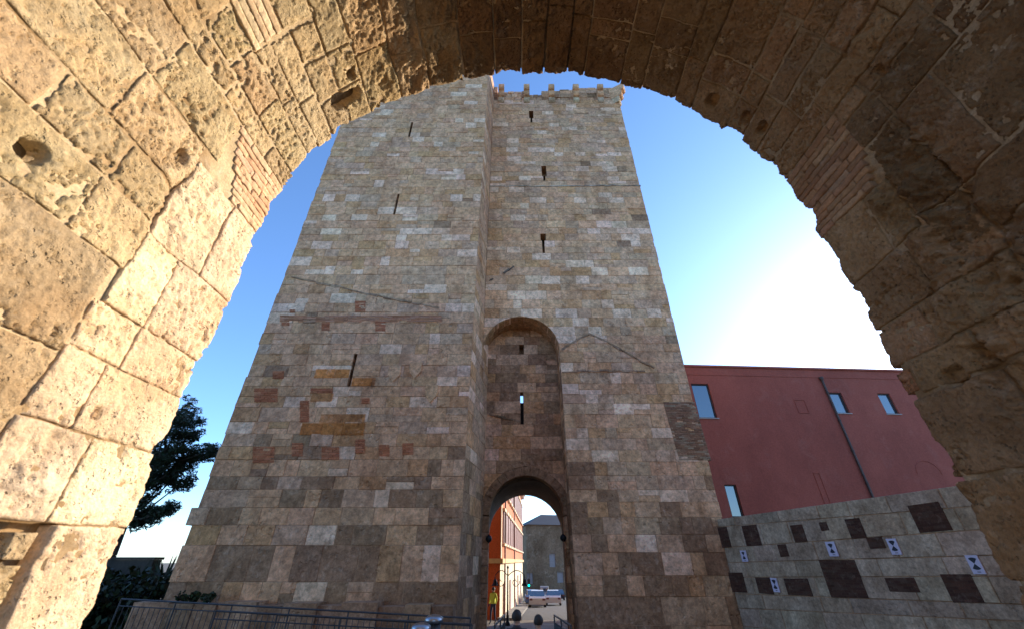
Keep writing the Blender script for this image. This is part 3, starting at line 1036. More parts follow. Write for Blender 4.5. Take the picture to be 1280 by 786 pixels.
# carved shields on the left block
for (x, y) in ((493, 467), (519, 463), (539, 492)):
    p = at(x, y, D1)
    m = MB()
    prism(m, frL, [(p.x - .28, p.z + .42), (p.x - .28, p.z - .05), (p.x, p.z - .42), (p.x + .28, p.z - .05), (p.x + .28, p.z + .42)], -.06, .1, .02, vary(T_TAN, .05))
    m.build('carved_shield', M['tower'], tower)
# rough footing ledge
m = MB()
x = XLL - .3
while x < XLR - .1:
    L = random.uniform(.7, 1.3)
    m.box((x, 16.25 + random.uniform(-.12, .1), -3.1), (min(x + L - .02, XLR), D1 + .1, -1.22 + random.uniform(-.12, .06)), vary(T_DARK, .2))
    x += L
m.build('footing', M['tower'], tower)

# round iron lanterns at the gate jambs
for i, (x, y) in enumerate(((611, 673), (704, 672))):
    p = at(x, y, DN - .12)
    m = MB()
    m.lathe((p.x, p.y, p.z - .15), [(.02, 0), (.09, .04), (.14, .12), (.145, .18), (.10, .26), (.03, .32)], 14)
    m.tube((p.x, p.y, p.z), (p.x, DN + .02, p.z), .025)
    o = m.build('wall_lantern', M['iron'])
    tag(o, 'round dark iron lantern on the gate jamb ' + ('next to the projecting tower block' if i == 0 else 'away from the projecting tower block'), 'lantern', 'lanterns at the gate')

# ================================================================== RED BUILDING
def facade(m, A, B, z0, z1, holes, thick=.3):
    """wall sheet with window openings and reveals; holes in (u,z)"""
    A, B = Vector(A), Vector(B)
    L = (B - A).length
    d = (B - A) / L
    nrm = Vector((d.y, -d.x, 0))
    us = sorted({0, L, *[h[0] for h in holes], *[h[1] for h in holes]})
    zs = sorted({z0, z1, *[h[2] for h in holes], *[h[3] for h in holes]})
    for a, b in zip(us[:-1], us[1:]):
        for c, e in zip(zs[:-1], zs[1:]):
            if any(h[0] <= a and b <= h[1] and h[2] <= c and e <= h[3] for h in holes): continue
            m.add([A + d * a + Vector((0, 0, c)), A + d * b + Vector((0, 0, c)), A + d * b + Vector((0, 0, e)), A + d * a + Vector((0, 0, e))], [(0, 1, 2, 3)])
    for h in holes:
        A4 = [A + d * u + Vector((0, 0, z)) for u, z in ((h[0], h[2]), (h[1], h[2]), (h[1], h[3]), (h[0], h[3]))]
        B4 = [p - nrm * thick for p in A4]
        m.add(A4 + B4, [(0, 4, 5, 1), (1, 5, 6, 2), (2, 6, 7, 3), (3, 7, 4, 0)])
    return d, nrm

def on_plane(x, y, A, d):
    """survey a photo point on a vertical wall through A along d -> (u, z)"""
    r = ray(x, y)
    # A + d*u = r*k in plan
    det = d.x * (-r.y) - (-r.x) * d.y
    u = (-A[0] * (-r.y) - (-r.x) * (-A[1])) / det
    kk = (d.x * (-A[1]) - d.y * (-A[0])) / det
    return u, r.z * kk

M['redstucco'] = stone_mat('red_stucco', 0.35, 12, 0.35, 0.12, 0.008, 40, attr=False, base=(.36, .108, .078), pit_depth=0.1, dirt=(.6, .6, .6), streak=0.4, streak_col=(.8, .8, .82), contrast=(.75, 1.2))
M['darktrim'] = plain('dark_trim', (.05, .035, .03), 0.6)
M['sill'] = plain('pale_sill', (.35, .31, .29), 0.8)
red = thing('red_building', 'dark red rendered building with small square windows behind the stone wall', 'building', (20, 31, -3.0))
RA, RB = Vector((10.8, 26.5, 0)), Vector((29.6, 27.55, 0))
rd = (RB - RA).normalized()
def rp(x, y): return on_plane(x, y, RA, rd)
def rect_from(xa, ya, xb, yb):
    """photo points of top-left and bottom-right corners of an upright opening"""
    u0, z1 = rp(xa, ya); u1, z0 = rp(xb, yb)
    return (min(u0, u1), max(u0, u1), min(z0, z1), max(z0, z1))
wins = [rect_from(867, 479, 897, 522), rect_from(1036, 490, 1063, 516), rect_from(1096, 491, 1125, 517), rect_from(905, 605, 931, 646)]
wins[0] = (wins[0][0] - .2, wins[0][1], wins[0][2], wins[0][3])
zr = .4507 * 26.6
m = MB()
d, nrm = facade(m, RA, RB, -4, zr, wins, .22)
for (p, q) in ((RA, RA - nrm * 11), (RB - nrm * 11, RB), (RA - nrm * 11, RB - nrm * 11)):
    m.add([p + Vector((0, 0, -4)), q + Vector((0, 0, -4)), q + Vector((0, 0, zr)), p + Vector((0, 0, zr))], [(0, 1, 2, 3)])
m.add([RA + Vector((0, 0, zr - .3)), RB + Vector((0, 0, zr - .3)), RB - nrm * 11 + Vector((0, 0, zr - .3)), RA - nrm * 11 + Vector((0, 0, zr - .3))], [(0, 1, 2, 3)])
m.build('wall', M['redstucco'], red)
def rbox(mm, u0, u1, z0, z1, out, back=.02, col=(1, 1, 1)):
    c = RA + rd * ((u0 + u1) / 2) + nrm * ((out - back) / 2) + Vector((0, 0, (z0 + z1) / 2))
    mm.obox(c, rd * ((u1 - u0) / 2), nrm * ((out + back) / 2), Vector((0, 0, (z1 - z0) / 2)), col)
LR = (RB - RA).length
m = MB(); rbox(m, -.05, LR + .05, zr, zr + .14, .10, .3); m.build('coping', M['redstucco'], red)
m = MB(); rbox(m, 0, LR, zr - .62, zr - .56, .03); m.build('string_course', M['redstucco'], red)
for h in wins:
    m = MB()
    pane_d = -.17
    c = RA + rd * ((h[0] + h[1]) / 2) + nrm * pane_d + Vector((0, 0, (h[2] + h[3]) / 2))
    m.obox(c, rd * ((h[1] - h[0]) / 2), nrm * .01, Vector((0, 0, (h[3] - h[2]) / 2)))
    pane = m.build('window', M['glass'], red)
    m = MB()
    for (a, b, z0, z1) in ((h[0], h[0] + .07, h[2], h[3]), (h[1] - .07, h[1], h[2], h[3]), (h[0] + .07, h[1] - .07, h[2], h[2] + .07), (h[0] + .07, h[1] - .07, h[3] - .07, h[3])):
        rbox(m, a + .002, b - .002, z0 + .002, z1 - .002, -.09, .16)
    m.build('frame', M['darktrim'], pane)
    m = MB(); rbox(m, h[0] - .08, h[1] + .08, h[2] - .07, h[2] - .003, .07); m.build('sill', M['sill'], pane)
# downpipe
u0, z1 = rp(1025, 472); u1, z0 = rp(1089, 622)
um = (u0 + u1) / 2
m = MB()
top = RA + rd * um + nrm * .12
m.tube(top + Vector((0, 0, z1)), top + Vector((0, 0, -3.6)), .075)
m.tube(top + Vector((0, 0, z1)), top + Vector((0, 0, z1)) - nrm * .3, .075)
m.lathe(tuple(top + Vector((0, 0, z1 - .28))), [(.08, 0), (.14, .16), (.14, .3)], 10)
for z in (z1 - 1.2, z1 - 3.2, z1 - 5.2, z1 - 7.2):
    m.lathe(tuple(top + Vector((0, 0, z))), [(.10, 0), (.10, .05)], 10)
m.build('downpipe', M['darktrim'], red)
# blind openings: shallow frames in the render
def blind(h, archd=False):
    m = MB()
    t, o = .05, .035
    if not archd:
        for (a, b, z0, z1) in ((h[0], h[0] + t, h[2], h[3]), (h[1] - t, h[1], h[2], h[3]), (h[0] + t, h[1] - t, h[3] - t, h[3])):
            rbox(m, a, b, z0, z1, o)
        rbox(m, h[0] + t, h[1] - t, h[2], h[2] + t, o)
    else:
        cu, r = (h[0] + h[1]) / 2, (h[1] - h[0]) / 2
        for i in range(12):
            a0, a1 = math.pi * i / 12, math.pi * (i + 1) / 12
            p = Vector((cu + r * math.cos(a0), h[2] + r * math.sin(a0))); q = Vector((cu + r * math.cos(a1), h[2] + r * math.sin(a1)))
            P3, Q3 = [RA + rd * v.x + Vector((0, 0, v.y)) for v in (p, q)]
            m.tube(P3, Q3, .04, .04, 5)
    m.build('blind_opening', M['redstucco'], red)
blind(rect_from(992, 499, 1012, 516)); blind(rect_from(1016, 590, 1043, 640))
u0, zb = rp(1147, 592); u1, _z = rp(1182, 600)
blind((u0, u1, zb, zb + 1), True)

# ================================================================== RETAINING WALL
WA, WB = Vector((8.78, 19.12, 0)), Vector((11.35, 8.9, 0))
wd = (WB - WA).normalized()
wn_ = Vector((wd.y, -wd.x, 0))
rw = thing('retaining_wall', 'pale stone block wall with dark brick infills running from the tower', 'wall', (10, 14, -2.7))
def wp(x, y): return on_plane(x, y, WA, wd)
Z5 = lambda x, y: (890 + x * 390 / 1280, 590 + y * 390 / 1280)
lines = []
for a, b in (((899, 648), (1189, 607)), ((930, 655.5), (1207, 633)), ((896, 684.5), (1219, 662)), ((896, 703), (1234, 693.6)), ((899, 721), (1265, 719.5)), ((908, 741), (1231, 753)), ((914, 759), (1280, 776))):
    (ua, za), (ub, zb) = wp(*a), wp(*b)
    k = (zb - za) / (ub - ua)
    lines.append((za - k * ua, k))
lines.append((lines[-1][0] - .55, lines[-1][1] - .01)); lines.append((-2.5, -.0)); lines.append((-3.1, .0))
WL = (WB - WA).length + 3.5
frW = Frame(WA, wd, wn_)
bm_ = MB()
for r in range(len(lines) - 1):
    (t0, tk), (b0, bk) = lines[r], lines[r + 1]
    u = 0.0
    while u < WL - .01:
        L = min(random.uniform(.9, 1.7), WL - u)
        if WL - u - L < .4: L = WL - u
        j = random.uniform(-.03, .03)
        g_ = .010
        poly = [(u + g_, t0 + tk * u - g_), (u + g_ , b0 + bk * u + g_), (u + L - g_, b0 + bk * (u + L) + g_), (u + L - g_, t0 + tk * (u + L) - g_)]
        m = MB()
        prism(m, frW, poly, random.uniform(-.010, .010), .35, .012, vary(random.choice([(.48, .375, .275), (.51, .40, .295), (.45, .35, .255)]), .09))
        m.build('stone', M['wallstone'], rw)
        u += L
m = MB()
(t0, tk) = lines[0]
vs = []
for dd in (.022, .75):
    vs += [frW.p(0, -3.1, dd), frW.p(WL, -3.1, dd), frW.p(WL, t0 + tk * WL - .02, dd), frW.p(0, t0 - .02, dd)]
m.add(vs, [(0, 1, 2, 3), (7, 6, 5, 4), (3, 2, 6, 7), (0, 3, 7, 4), (1, 5, 6, 2)])
m.build('wall_core', M['tower_mortar'], rw)
BR = [[(22, 225), (62, 222), (78, 306), (38, 309)], [(122, 219), (182, 213), (207, 299), (142, 302)], [(320, 217), (370, 212), (390, 283), (342, 288)], [(438, 205), (470, 202), (483, 237), (450, 241)],
      [(545, 192), (605, 185), (635, 268), (572, 272)], [(632, 267), (695, 262), (718, 310), (650, 314)], [(803, 136), (930, 118), (988, 236), (852, 248)], [(268, 296), (305, 293), (317, 344), (282, 347)],
      [(52, 410), (125, 410), (146, 493), (70, 490)], [(178, 430), (238, 430), (255, 500), (193, 495)], [(292, 435), (393, 434), (413, 507), (315, 502)], [(440, 358), (585, 358), (643, 516), (487, 512)],
      [(706, 432), (832, 430), (856, 492), (733, 489)], [(935, 417), (1060, 416), (1124, 535), (990, 533)]]
for qd in BR:
    uz = [wp(*Z5(*c)) for c in qd]
    ul, ur = (uz[0][0] + uz[3][0]) / 2, (uz[1][0] + uz[2][0]) / 2
    n = max(3, round(((uz[0][1] - uz[3][1]) + (uz[1][1] - uz[2][1])) / 2 / .062))
    m = MB()
    for i in range(n):
        f0, f1 = i / n, (i + 1) / n
        u = ul; r = i % 2
        while u < ur - .02:
            L = (.26 if not (r and u == ul) else .13)
            e = min(u + L, ur)
            pts = []
            for (uu, ff) in ((u + .004, f0 + .04 / n), (e - .004, f0 + .04 / n), (e - .004, f1 - .04 / n), (u + .004, f1 - .04 / n)):
                w = (uu - ul) / (ur - ul)
                zt = uz[0][1] * (1 - w) + uz[1][1] * w; zb = uz[3][1] * (1 - w) + uz[2][1] * w
                pts.append((uu, zb + (zt - zb) * ff))
            prism(m, frW, [pts[3], pts[0], pts[1], pts[2]], -.014 + random.uniform(-.004, .004), .1, .004, vary(random.choice([(.085, .043, .030), (.10, .05, .035), (.075, .038, .028)]), .12))
            u = e
    prism(m, frW, [(ul, min(uz[0][1], uz[1][1])), (ul, max(uz[3][1], uz[2][1])), (ur, max(uz[3][1], uz[2][1])), (ur, min(uz[0][1], uz[1][1]))], -.0115, .1, .002, (.10, .06, .045))
    m.build('brick_infill', M['brick'], rw)
# signs with a black hourglass mark
M['signwhite'] = plain('sign_face', (.56, .54, .70), 0.5, 0, .03)
M['signink'] = plain('sign_ink', (.015, .015, .03), 0.5, 0, .03)
SG = [([(119, 319), (143, 320), (150, 366), (127, 366)], 'nearest the tower, upper row'), ([(470, 285), (508, 283), (521, 343), (484, 345)], 'above the big square brick infill'), ([(243, 432), (268, 433), (282, 490), (256, 491)], 'squeezed between two low brick infills'),
      ([(718, 272), (758, 270), (783, 335), (743, 339)], 'beside a small brick infill'), ([(1043, 340), (1095, 338), (1127, 416), (1076, 417)], 'farthest along the wall from the tower')]
for qd, where in SG:
    uz = [wp(*Z5(*c)) for c in qd]
    ul, ur = (uz[0][0] + uz[3][0]) / 2, (uz[1][0] + uz[2][0]) / 2
    zt, zb = (uz[0][1] + uz[1][1]) / 2, (uz[2][1] + uz[3][1]) / 2
    base = frW.p((ul + ur) / 2, zb)
    t = thing('sign', 'small pale sign with black hourglass mark, ' + where, 'sign', base, 'signs on the stone wall')
    m = MB(); prism(m, frW, [(ul, zt), (ul, zb), (ur, zb), (ur, zt)], -.045, -.016, .003, (1, 1, 1)); m.build('panel', M['signwhite'], t)
    cu, cz, hh, ww = (ul + ur) / 2, (zt + zb) / 2 + (zt - zb) * .05, zt - zb, ur - ul
    m = MB()
    for sgn in (1, -1):
        pts = [(cu, cz)]
        for i in range(9):
            a = R_(52 + 76 * i / 8)
            pts.append((cu + math.cos(a) * hh * .36 * min(1, ww / hh * 1.5), cz + sgn * math.sin(a) * hh * .33))
        m.add([frW.p(u, z, -.048) for u, z in pts], [tuple(range(len(pts)))])
    ln = [(cu - ww * .1, cz - hh * .42), (cu + ww * .18, cz - hh * .42), (cu + ww * .18, cz - hh * .46), (cu - ww * .1, cz - hh * .46)]
    m.add([frW.p(u, z, -.048) for u, z in ln], [(0, 1, 2, 3)])
    m.build('mark', M['signink'], t)

# ================================================================== STREET BEYOND THE GATE
M['orange'] = stone_mat('orange_stucco', .4, 10, .3, .1, .006, 40, attr=False, base=(.56, .13, .045), pit_depth=.1, dirt=(.7, .65, .6))
M['salmon'] = stone_mat('salmon_stucco', .4, 10, .3, .1, .006, 40, attr=False, base=(.56, .22, .13), pit_depth=.1, dirt=(.7, .65, .6))
M['cream'] = stone_mat('cream_stucco', .5, 10, .3, .1, .006, 40, attr=False, base=(.66, .58, .44), pit_depth=.1, dirt=(.75, .7, .6))
M['shutter'] = plain('dark_red_shutter', (.14, .04, .035), 0.6, 0, .2, 3)
M['greywall'] = stone_mat('grey_old_wall', .22, 2.5, .7, .6, .03, 2.0, attr=False, base=(.27, .18, .11), pit_depth=.3, streak=.25, contrast=(.5, 1.5), dirt=(.5, .46, .4))
M['slate'] = plain('dark_roof', (.045, .045, .05), 0.8)
M['yellowst'] = plain('yellow_stucco', (.60, .42, .20), 0.9)
fd = Vector((.064, 1, 0)).normalized()
fn = Vector((fd.y, -fd.x, 0))
OA = Vector((-.8, 32, 0))
ob = thing('orange_house', 'orange and cream house with dark red shutters seen through the gate', 'house', (-6, 45, -3.4))
OL = 36.5
m = MB()
m.add([OA + Vector((-12, 0, -4.5)), OA + Vector((0, 0, -4.5)), OA + Vector((0, 0, 15)), OA + Vector((-12, 0, 15))], [(0, 1, 2, 3)])
m.build('end_wall', M['orange'], ob)
E_ = OA + fd * OL
m = MB()
m.add([OA + Vector((.0, 0, -7)), E_ + Vector((0, 0, -7)), E_ + Vector((0, 0, .0)), OA + Vector((0, 0, .0))], [(0, 1, 2, 3)])
m.build('ground_floor', M['cream'], ob)
m = MB()
m.add([OA, E_, E_ + Vector((0, 0, 15)), OA + Vector((0, 0, 15))], [(0, 1, 2, 3)])
m.add([E_ + Vector((0, 0, -7)), E_ + Vector((-12, 0, -7)), E_ + Vector((-12, 0, 15)), E_ + Vector((0, 0, 15))], [(0, 1, 2, 3)])
m.add([OA + Vector((0, 0, 15)), E_ + Vector((0, 0, 15)), E_ + Vector((-12, 0, 15)), OA + Vector((-12, 0, 15))], [(0, 1, 2, 3)])
m.build('upper_wall', M['salmon'], ob)
def fbox(mm, u0, u1, z0, z1, out, back=.05):
    c = OA + fd * ((u0 + u1) / 2) + fn * ((out - back) / 2) + Vector((0, 0, (z0 + z1) / 2))
    mm.obox(c, fd * ((u1 - u0) / 2), fn * ((out + back) / 2), Vector((0, 0, (z1 - z0) / 2)))
m = MB(); fbox(m, -.12, OL, -.14, .14, .18); m.obox(OA + Vector((-6, -.06, 0)), (6, 0, 0), (0, .10, 0), (0, 0, .14)); m.build('string_course', M['yellowst'], ob)
m = MB(); fbox(m, 0.0, .55, .16, 15, .05); m.build('quoin', M['cream'], ob)
m = MB(); fbox(m, -.1, OL, 8.6, 9.2, .55); m.build('cornice', M['cream'], ob)
for i in range(14):
    u = 1.2 + i * 2.5
    m = MB(); fbox(m, u, u + .4, 7.9, 8.58, .45); m.build('cornice_bracket', M['cream'], ob)
    for z0, z1 in ((1.1, 3.2), (4.6, 6.9)):
        if u > OL - 2: continue
        m = MB(); fbox(m, u + .3, u + 1.9, z0, z1, .10); w = m.build('window', M['shutter'], ob)
        m = MB(); fbox(m, u + .15, u + 2.05, z1 + .005, z1 + .22, .2); m.build('lintel', M['cream'], w)
        m = MB(); fbox(m, u + .15, u + 2.05, z0 - .16, z0 - .005, .2); m.build('sill', M['cream'], w)
for i in range(5):
    u = 2.5 + i * 6.5
    m = MB(); fbox(m, u, u + 1.4, -6.0, -1.4, .06); m.build('door', M['shutter'], ob)
for u in (2.2, 14.0):
    m = MB(); p = OA + fd * u + fn * .15; m.tube(p + Vector((0, 0, -3.3)), p + Vector((0, 0, 8.5)), .06); m.build('downpipe', M['shutter'], ob)

gb = thing('grey_building', 'old grey stained building with dark hipped roof closing the street', 'building', (18, 118, -7))
GA, GB = (4.15, 112), (30, 118)
m = MB()
gA, gB_ = Vector((*GA, 0)), Vector((*GB, 0))
u_ = (gB_ - gA).normalized()
w0 = on_plane(405 / 536 * 120 + 600, 610 + 400 / 786 * 176, gA, u_)
hol = [(w0[0] - .8, w0[0] + .8, w0[1] - 1.4, w0[1] + 1.4), (w0[0] + 6, w0[0] + 7.6, w0[1] - 1.4, w0[1] + 1.4), (w0[0] - 6.5, w0[0] - 5.0, -4.6, -2.4), (w0[0] + 1.0, w0[0] + 2.6, -4.4, -2.2)]
gd, gn = facade(m, gA, gB_, -9, 7.7, hol, .5)
m.add([gA + Vector((0, 0, -9)), gA - gn * 14 + Vector((0, 0, -9)), gA - gn * 14 + Vector((0, 0, 7.7)), gA + Vector((0, 0, 7.7))], [(0, 1, 2, 3)])
m.build('wall', M['greywall'], gb)
for h in hol:
    m = MB(); c = gA + gd * ((h[0] + h[1]) / 2) - gn * .4 + Vector((0, 0, (h[2] + h[3]) / 2)); m.obox(c, gd * ((h[1] - h[0]) / 2), gn * .03, Vector((0, 0, (h[3] - h[2]) / 2)))
    m.build('window', M['sill'], gb)
m = MB()
e0, e1 = gA + gn * .5 - gd * .5, gB_ + gn * .5
e2, e3 = gB_ - gn * 14, gA - gn * 14 - gd * .5
rg0, rg1 = gA - gn * 6.5 + gd * 5.2 + Vector((0, 0, 10.6)), gB_ - gn * 6.5 + Vector((0, 0, 10.6))
zz_ = Vector((0, 0, 7.7))
m.add([e0 + zz_, e1 + zz_, e2 + zz_, e3 + zz_, rg0, rg1], [(0, 1, 5, 4), (1, 2, 5), (2, 3, 4, 5), (3, 0, 4), (3, 2, 1, 0)])
m.build('roof', M['slate'], gb)
yb = thing('yellow_house', 'small sunlit yellow house far down the street', 'house', (1.5, 140, -8))
m = MB(); m.box((-6, 136, -10), (3.9, 150, 3.6)); m.build('wall', M['yellowst'], yb)
m = MB(); m.add([(-6.4, 135.6, 3.6), (4.3, 135.6, 3.6), (4.3, 150.4, 3.6), (-6.4, 150.4, 3.6), (-6.4, 143, 5.4), (4.3, 143, 5.4)], [(0, 1, 5, 4), (2, 3, 4, 5), (1, 2, 5), (3, 0, 4), (3, 2, 1, 0)]); m.build('roof', plain('clay_roof', (.30, .13, .08), .9), yb)
for z in (-4.5, -.5):
    m = MB(); m.box((1.0, 135.9, z), (2.0, 136.1, z + 1.8)); m.build('window', M['shutter'], yb)

# cars
M['tyre'] = plain('tyre', (.02, .02, .02), .9)
def car(loc, heading, paint, label, cat='car', van=False):
    t = thing('parked_car' if not van else 'parked_van', label, cat, loc, 'cars along the street')
    c, s = math.cos(heading), math.sin(heading)
    def W(x, y, z): return (loc[0] + x * c - y * s, loc[1] + x * s + y * c, loc[2] + z)
    mp = plain('car_paint_' + cat, paint, .3, .1, .03)
    w = .86
    if van: prof = [(-2.3, .3), (2.3, .3), (2.35, .8), (1.7, 1.1), (1.1, 1.9), (-2.3, 1.95), (-2.35, .9)]
    else: prof = [(-2.05, .32), (2.05, .32), (2.12, .62), (1.95, .85), (1.0, .95), (-1.75, 1.0), (-2.1, .85)]
    def ext(prof, w0, w1, zlo, zhi):
        m = MB()
        n = len(prof)
        wz = lambda z: w0 + (w1 - w0) * max(0, min(1, (z - zlo) / (zhi - zlo)))
        inn = [(y * .985, z) for y, z in prof]
        m.add([W(-wz(z), y, z) for y, z in prof] + [W(wz(z), y, z) for y, z in prof], [tuple(range(n)), tuple(range(2 * n - 1, n - 1, -1))] + [(i, n + i, n + (i + 1) % n, (i + 1) % n) for i in range(n)])
        return m
    ext(prof, w, w * (.86 if van else .98), .3, 1.95 if van else 1.0).build('body', mp, t)
    if not van:
        cab = [(-1.7, .985), (.95, .94), (.35, 1.38), (-.2, 1.45), (-1.1, 1.42)]
        ext(cab, w * .95, w * .74, .95, 1.45).build('cabin', M['glass'], t)
        ext([(-1.08, 1.425), (.36, 1.385), (-.2, 1.475)][::1], w * .76, w * .72, 1.38, 1.48).build('roof', mp, t)
    else:
        m = MB()
        for sx in (-1, 1): m.add([W(sx * w * .95, 1.2, 1.1), W(sx * w * .95, .2, 1.1), W(sx * w * .905, .2, 1.65), W(sx * w * .905, .95, 1.65)], [(0, 1, 2, 3)])
        m.add([W(-.7, -2.362, 1.1), W(.7, -2.362, 1.1), W(.68, -2.33, 1.7), W(-.68, -2.33, 1.7)], [(0, 1, 2, 3)])
        m.build('window', M['glass'], t)
    for sy in (-1.3, 1.3):
        for sx in (-1, 1):
            m = MB(); m.tube(W(sx * (w - .2), sy, .32), W(sx * (w + .02), sy, .32), .32, .32, 14); o = m.build('wheel', M['tyre'], t)
    m = MB()
    for sx in (-1, 1): m.obox(W(sx * .65, -2.09 - (.27 if van else 0), .75), Vector((.14 * c, .14 * s, 0)), Vector((-.03 * s, .03 * c, 0)), (0, 0, .08))
    m.build('tail_light', M['shutter'], t)
def road(px_, py_, Y): p = at(px_, py_, Y); return (p.x, Y, ground_z(Y) + .01)
car(road(672, 758, 52), R_(-3), (.55, .55, .53), 'white hatchback parked closest to the tower gate')
car(road(667, 755, 59), R_(-4), (.10, .16, .30), 'dark blue car parked behind the white hatchback')
car(road(665, 752, 66), R_(-4), (.30, .31, .33), 'silver car in the row beyond the dark blue car')
car(road(664, 750, 73), R_(-4), (.24, .25, .27), 'light grey car at the far end of the parked row')
car(road(692, 760, 57), R_(-4), (.55, .55, .53), 'white car standing on the far kerb side of the street')
car(road(681, 747, 92), R_(-5), (.30, .31, .33), 'pale grey van driving in mid street towards the old grey building', 'van', True)
car(road(699, 750, 80), R_(-4), (.03, .03, .035), 'black car beside the old grey building')

# wrought-iron lamp post with bell shades
lp = thing('lamp_post', 'wrought iron lamp post with scrolled arms and bell shades beyond the gate', 'lamp', (-.25, 28.3, ground_z(28.3)))
b0 = Vector((-.25, 28.3, ground_z(28.3)))
m = MB(); m.tube(b0, b0 + Vector((0, 0, 2.75)), .055, .035, 10); m.lathe(tuple(b0), [(.16, 0), (.15, .1), (.09, .2), (.07, .5)], 12); m.lathe(tuple(b0 + Vector((0, 0, 2.72))), [(.05, 0), (.07, .06), (.01, .18)], 8); m.build('pole', M['iron'], lp)
for sg, L in ((1, 1.0), (-1, .75)):
    m = MB()
    pts = [b0 + Vector((sg * L * t, 0, 2.35 + .28 * math.sin(t * 3.0))) for t in [i / 10 for i in range(11)]]
    m.path(pts, .022)
    arm = m.build('arm', M['iron'], lp); m = MB()
    cc = b0 + Vector((sg * .45, 0, 2.05))
    m.path([cc + Vector((math.cos(a) * (.06 + .03 * a), 0, math.sin(a) * (.06 + .03 * a))) for a in [i * .5 for i in range(14)]], .018)
    m.build('scroll', M['iron'], lp)
    e = pts[-1]
    m = MB(); m.lathe(tuple(e + Vector((0, 0, -.52))), [(.20, 0), (.17, .06), (.11, .16), (.09, .28), (.03, .36), (.015, .52)], 14); m.build('bell_shade', M['iron'], lp)
# traffic light
tp = at(661, 731, 74)
tl = thing('traffic_light', 'traffic light glowing green down the street', 'traffic light', (tp.x, 74, ground_z(74)))
m = MB(); m.tube((tp.x, 74, ground_z(74)), (tp.x, 74, tp.z + .9), .06); m.build('pole', M['iron'], tl)
m = MB(); m.box((tp.x - .2, 73.7, tp.z - .3), (tp.x + .2, 73.95, tp.z + .8)); m.build('housing', M['iron'], tl)
em, nt, b = new_mat('green_lamp'); b.inputs['Base Color'].default_value = (.0, .4, .25, 1); b.inputs['Emission Color'].default_value = (0, .75, .5, 1); b.inputs['Emission Strength'].default_value = 2.0
m = MB(); m.tube((tp.x, 73.62, tp.z), (tp.x, 73.69, tp.z), .15, .15, 14); m.build('green_lens', em, tl)

# ================================================================== RAILINGS
def railing(pts, h, label, name='metal_railing', gap=.16, posts=1.6, group='railings before the tower', lean=0):
    base = pts[0]
    t = thing(name, label, 'railing', base, group)
    for a, b in zip(pts[:-1], pts[1:]):
        a, b = Vector(a), Vector(b)
        L = (b - a).length
        up = Vector((0, 0, 1))
        m = MB(); m.tube(a + up * h, b + up * h, .022, .022, 8); m.build('top_rail', M['galv'], t)
        m = MB(); m.tube(a + up * (h - .16), b + up * (h - .16), .014, .014, 8); m.build('mid_rail', M['galv'], t)
        m = MB(); m.tube(a + up * .12, b + up * .12, .02, .02, 8); m.build('bottom_rail', M['galv'], t)
        n = int(L / posts)
        for i in range(n + 1):
            p = a.lerp(b, i / max(1, n))
            m = MB(); m.tube(p - up * .05, p + up * h, .02, .02, 8); m.build('post', M['galv'], t)
        n = int(L / gap)
        for i in range(1, n):
            p = a.lerp(b, i / n)
            m = MB(); m.tube(p + up * .13, p + up * (h - .17), .009, .009, 5); m.build('bar', M['galv'], t)
p0, p1 = at(152, 748, 14.0), at(588, 772, 13.3)
railing([(p0.x, p0.y, p0.z - 1.15), (p1.x, p1.y, p1.z - 1.15)], 1.15, 'long galvanised railing along the foot of the tower')
q0, q1 = at(270, 763, 12.6), at(590, 780, 12.1)
railing([(q0.x, q0.y, q0.z - 1.1), (q1.x, q1.y, q1.z - 1.1)], 1.1, 'second galvanised railing standing in front of the long railing', gap=.2)
railing([(-.36, 10.4, -2.50), (-.22, 14.6, -2.72)], 1.36, 'dark ramp railing on the house side of the gate approach', gap=.11, group='ramp railings at the gate')
railing([(1.22, 10.4, -2.50), (1.24, 14.6, -2.72)], 1.36, 'dark ramp railing on the retaining wall side of the gate approach', gap=.11, group='ramp railings at the gate')
# ramp terrace that carries the left railings
m = MB()
m.add([(-16, 11.9, -3.2), (-1.0, 11.6, -3.2), (-1.0, 11.6, -2.44), (-16, 11.9, -2.02), (-16, 16.4, -3.2), (-1.0, 16.4, -3.2), (-1.0, 16.4, -2.44), (-16, 16.4, -2.02)],
      [(0, 1, 2, 3), (3, 2, 6, 7), (1, 5, 6, 2), (0, 3, 7, 4), (5, 4, 7, 6)])
tag(m.build('terrace', M['paving']), kind='structure')
# steel bollard lights
for (x, y, Y, lab) in ((543, 768, 10.6, 'taller steel bollard light with domed cap by the railing'), (527, 778, 10.0, 'lower steel bollard light with domed cap beside the taller one')):
    p = at(x, y, Y)
    gz = ground_z(Y)
    t = thing('bollard_light', lab, 'bollard', (p.x, Y, gz), 'steel bollard lights')
    m = MB(); m.lathe((p.x, Y, gz), [(.15, 0), (.15, p.z - gz - .12)], 20); m.build('post', M['galv'], t, True)
    m = MB(); m.lathe((p.x, Y, p.z - .13), [(.19, 0), (.195, .05), (.18, .09), (.12, .125), (.04, .14)], 24); m.build('cap', M['steel'], t, True)

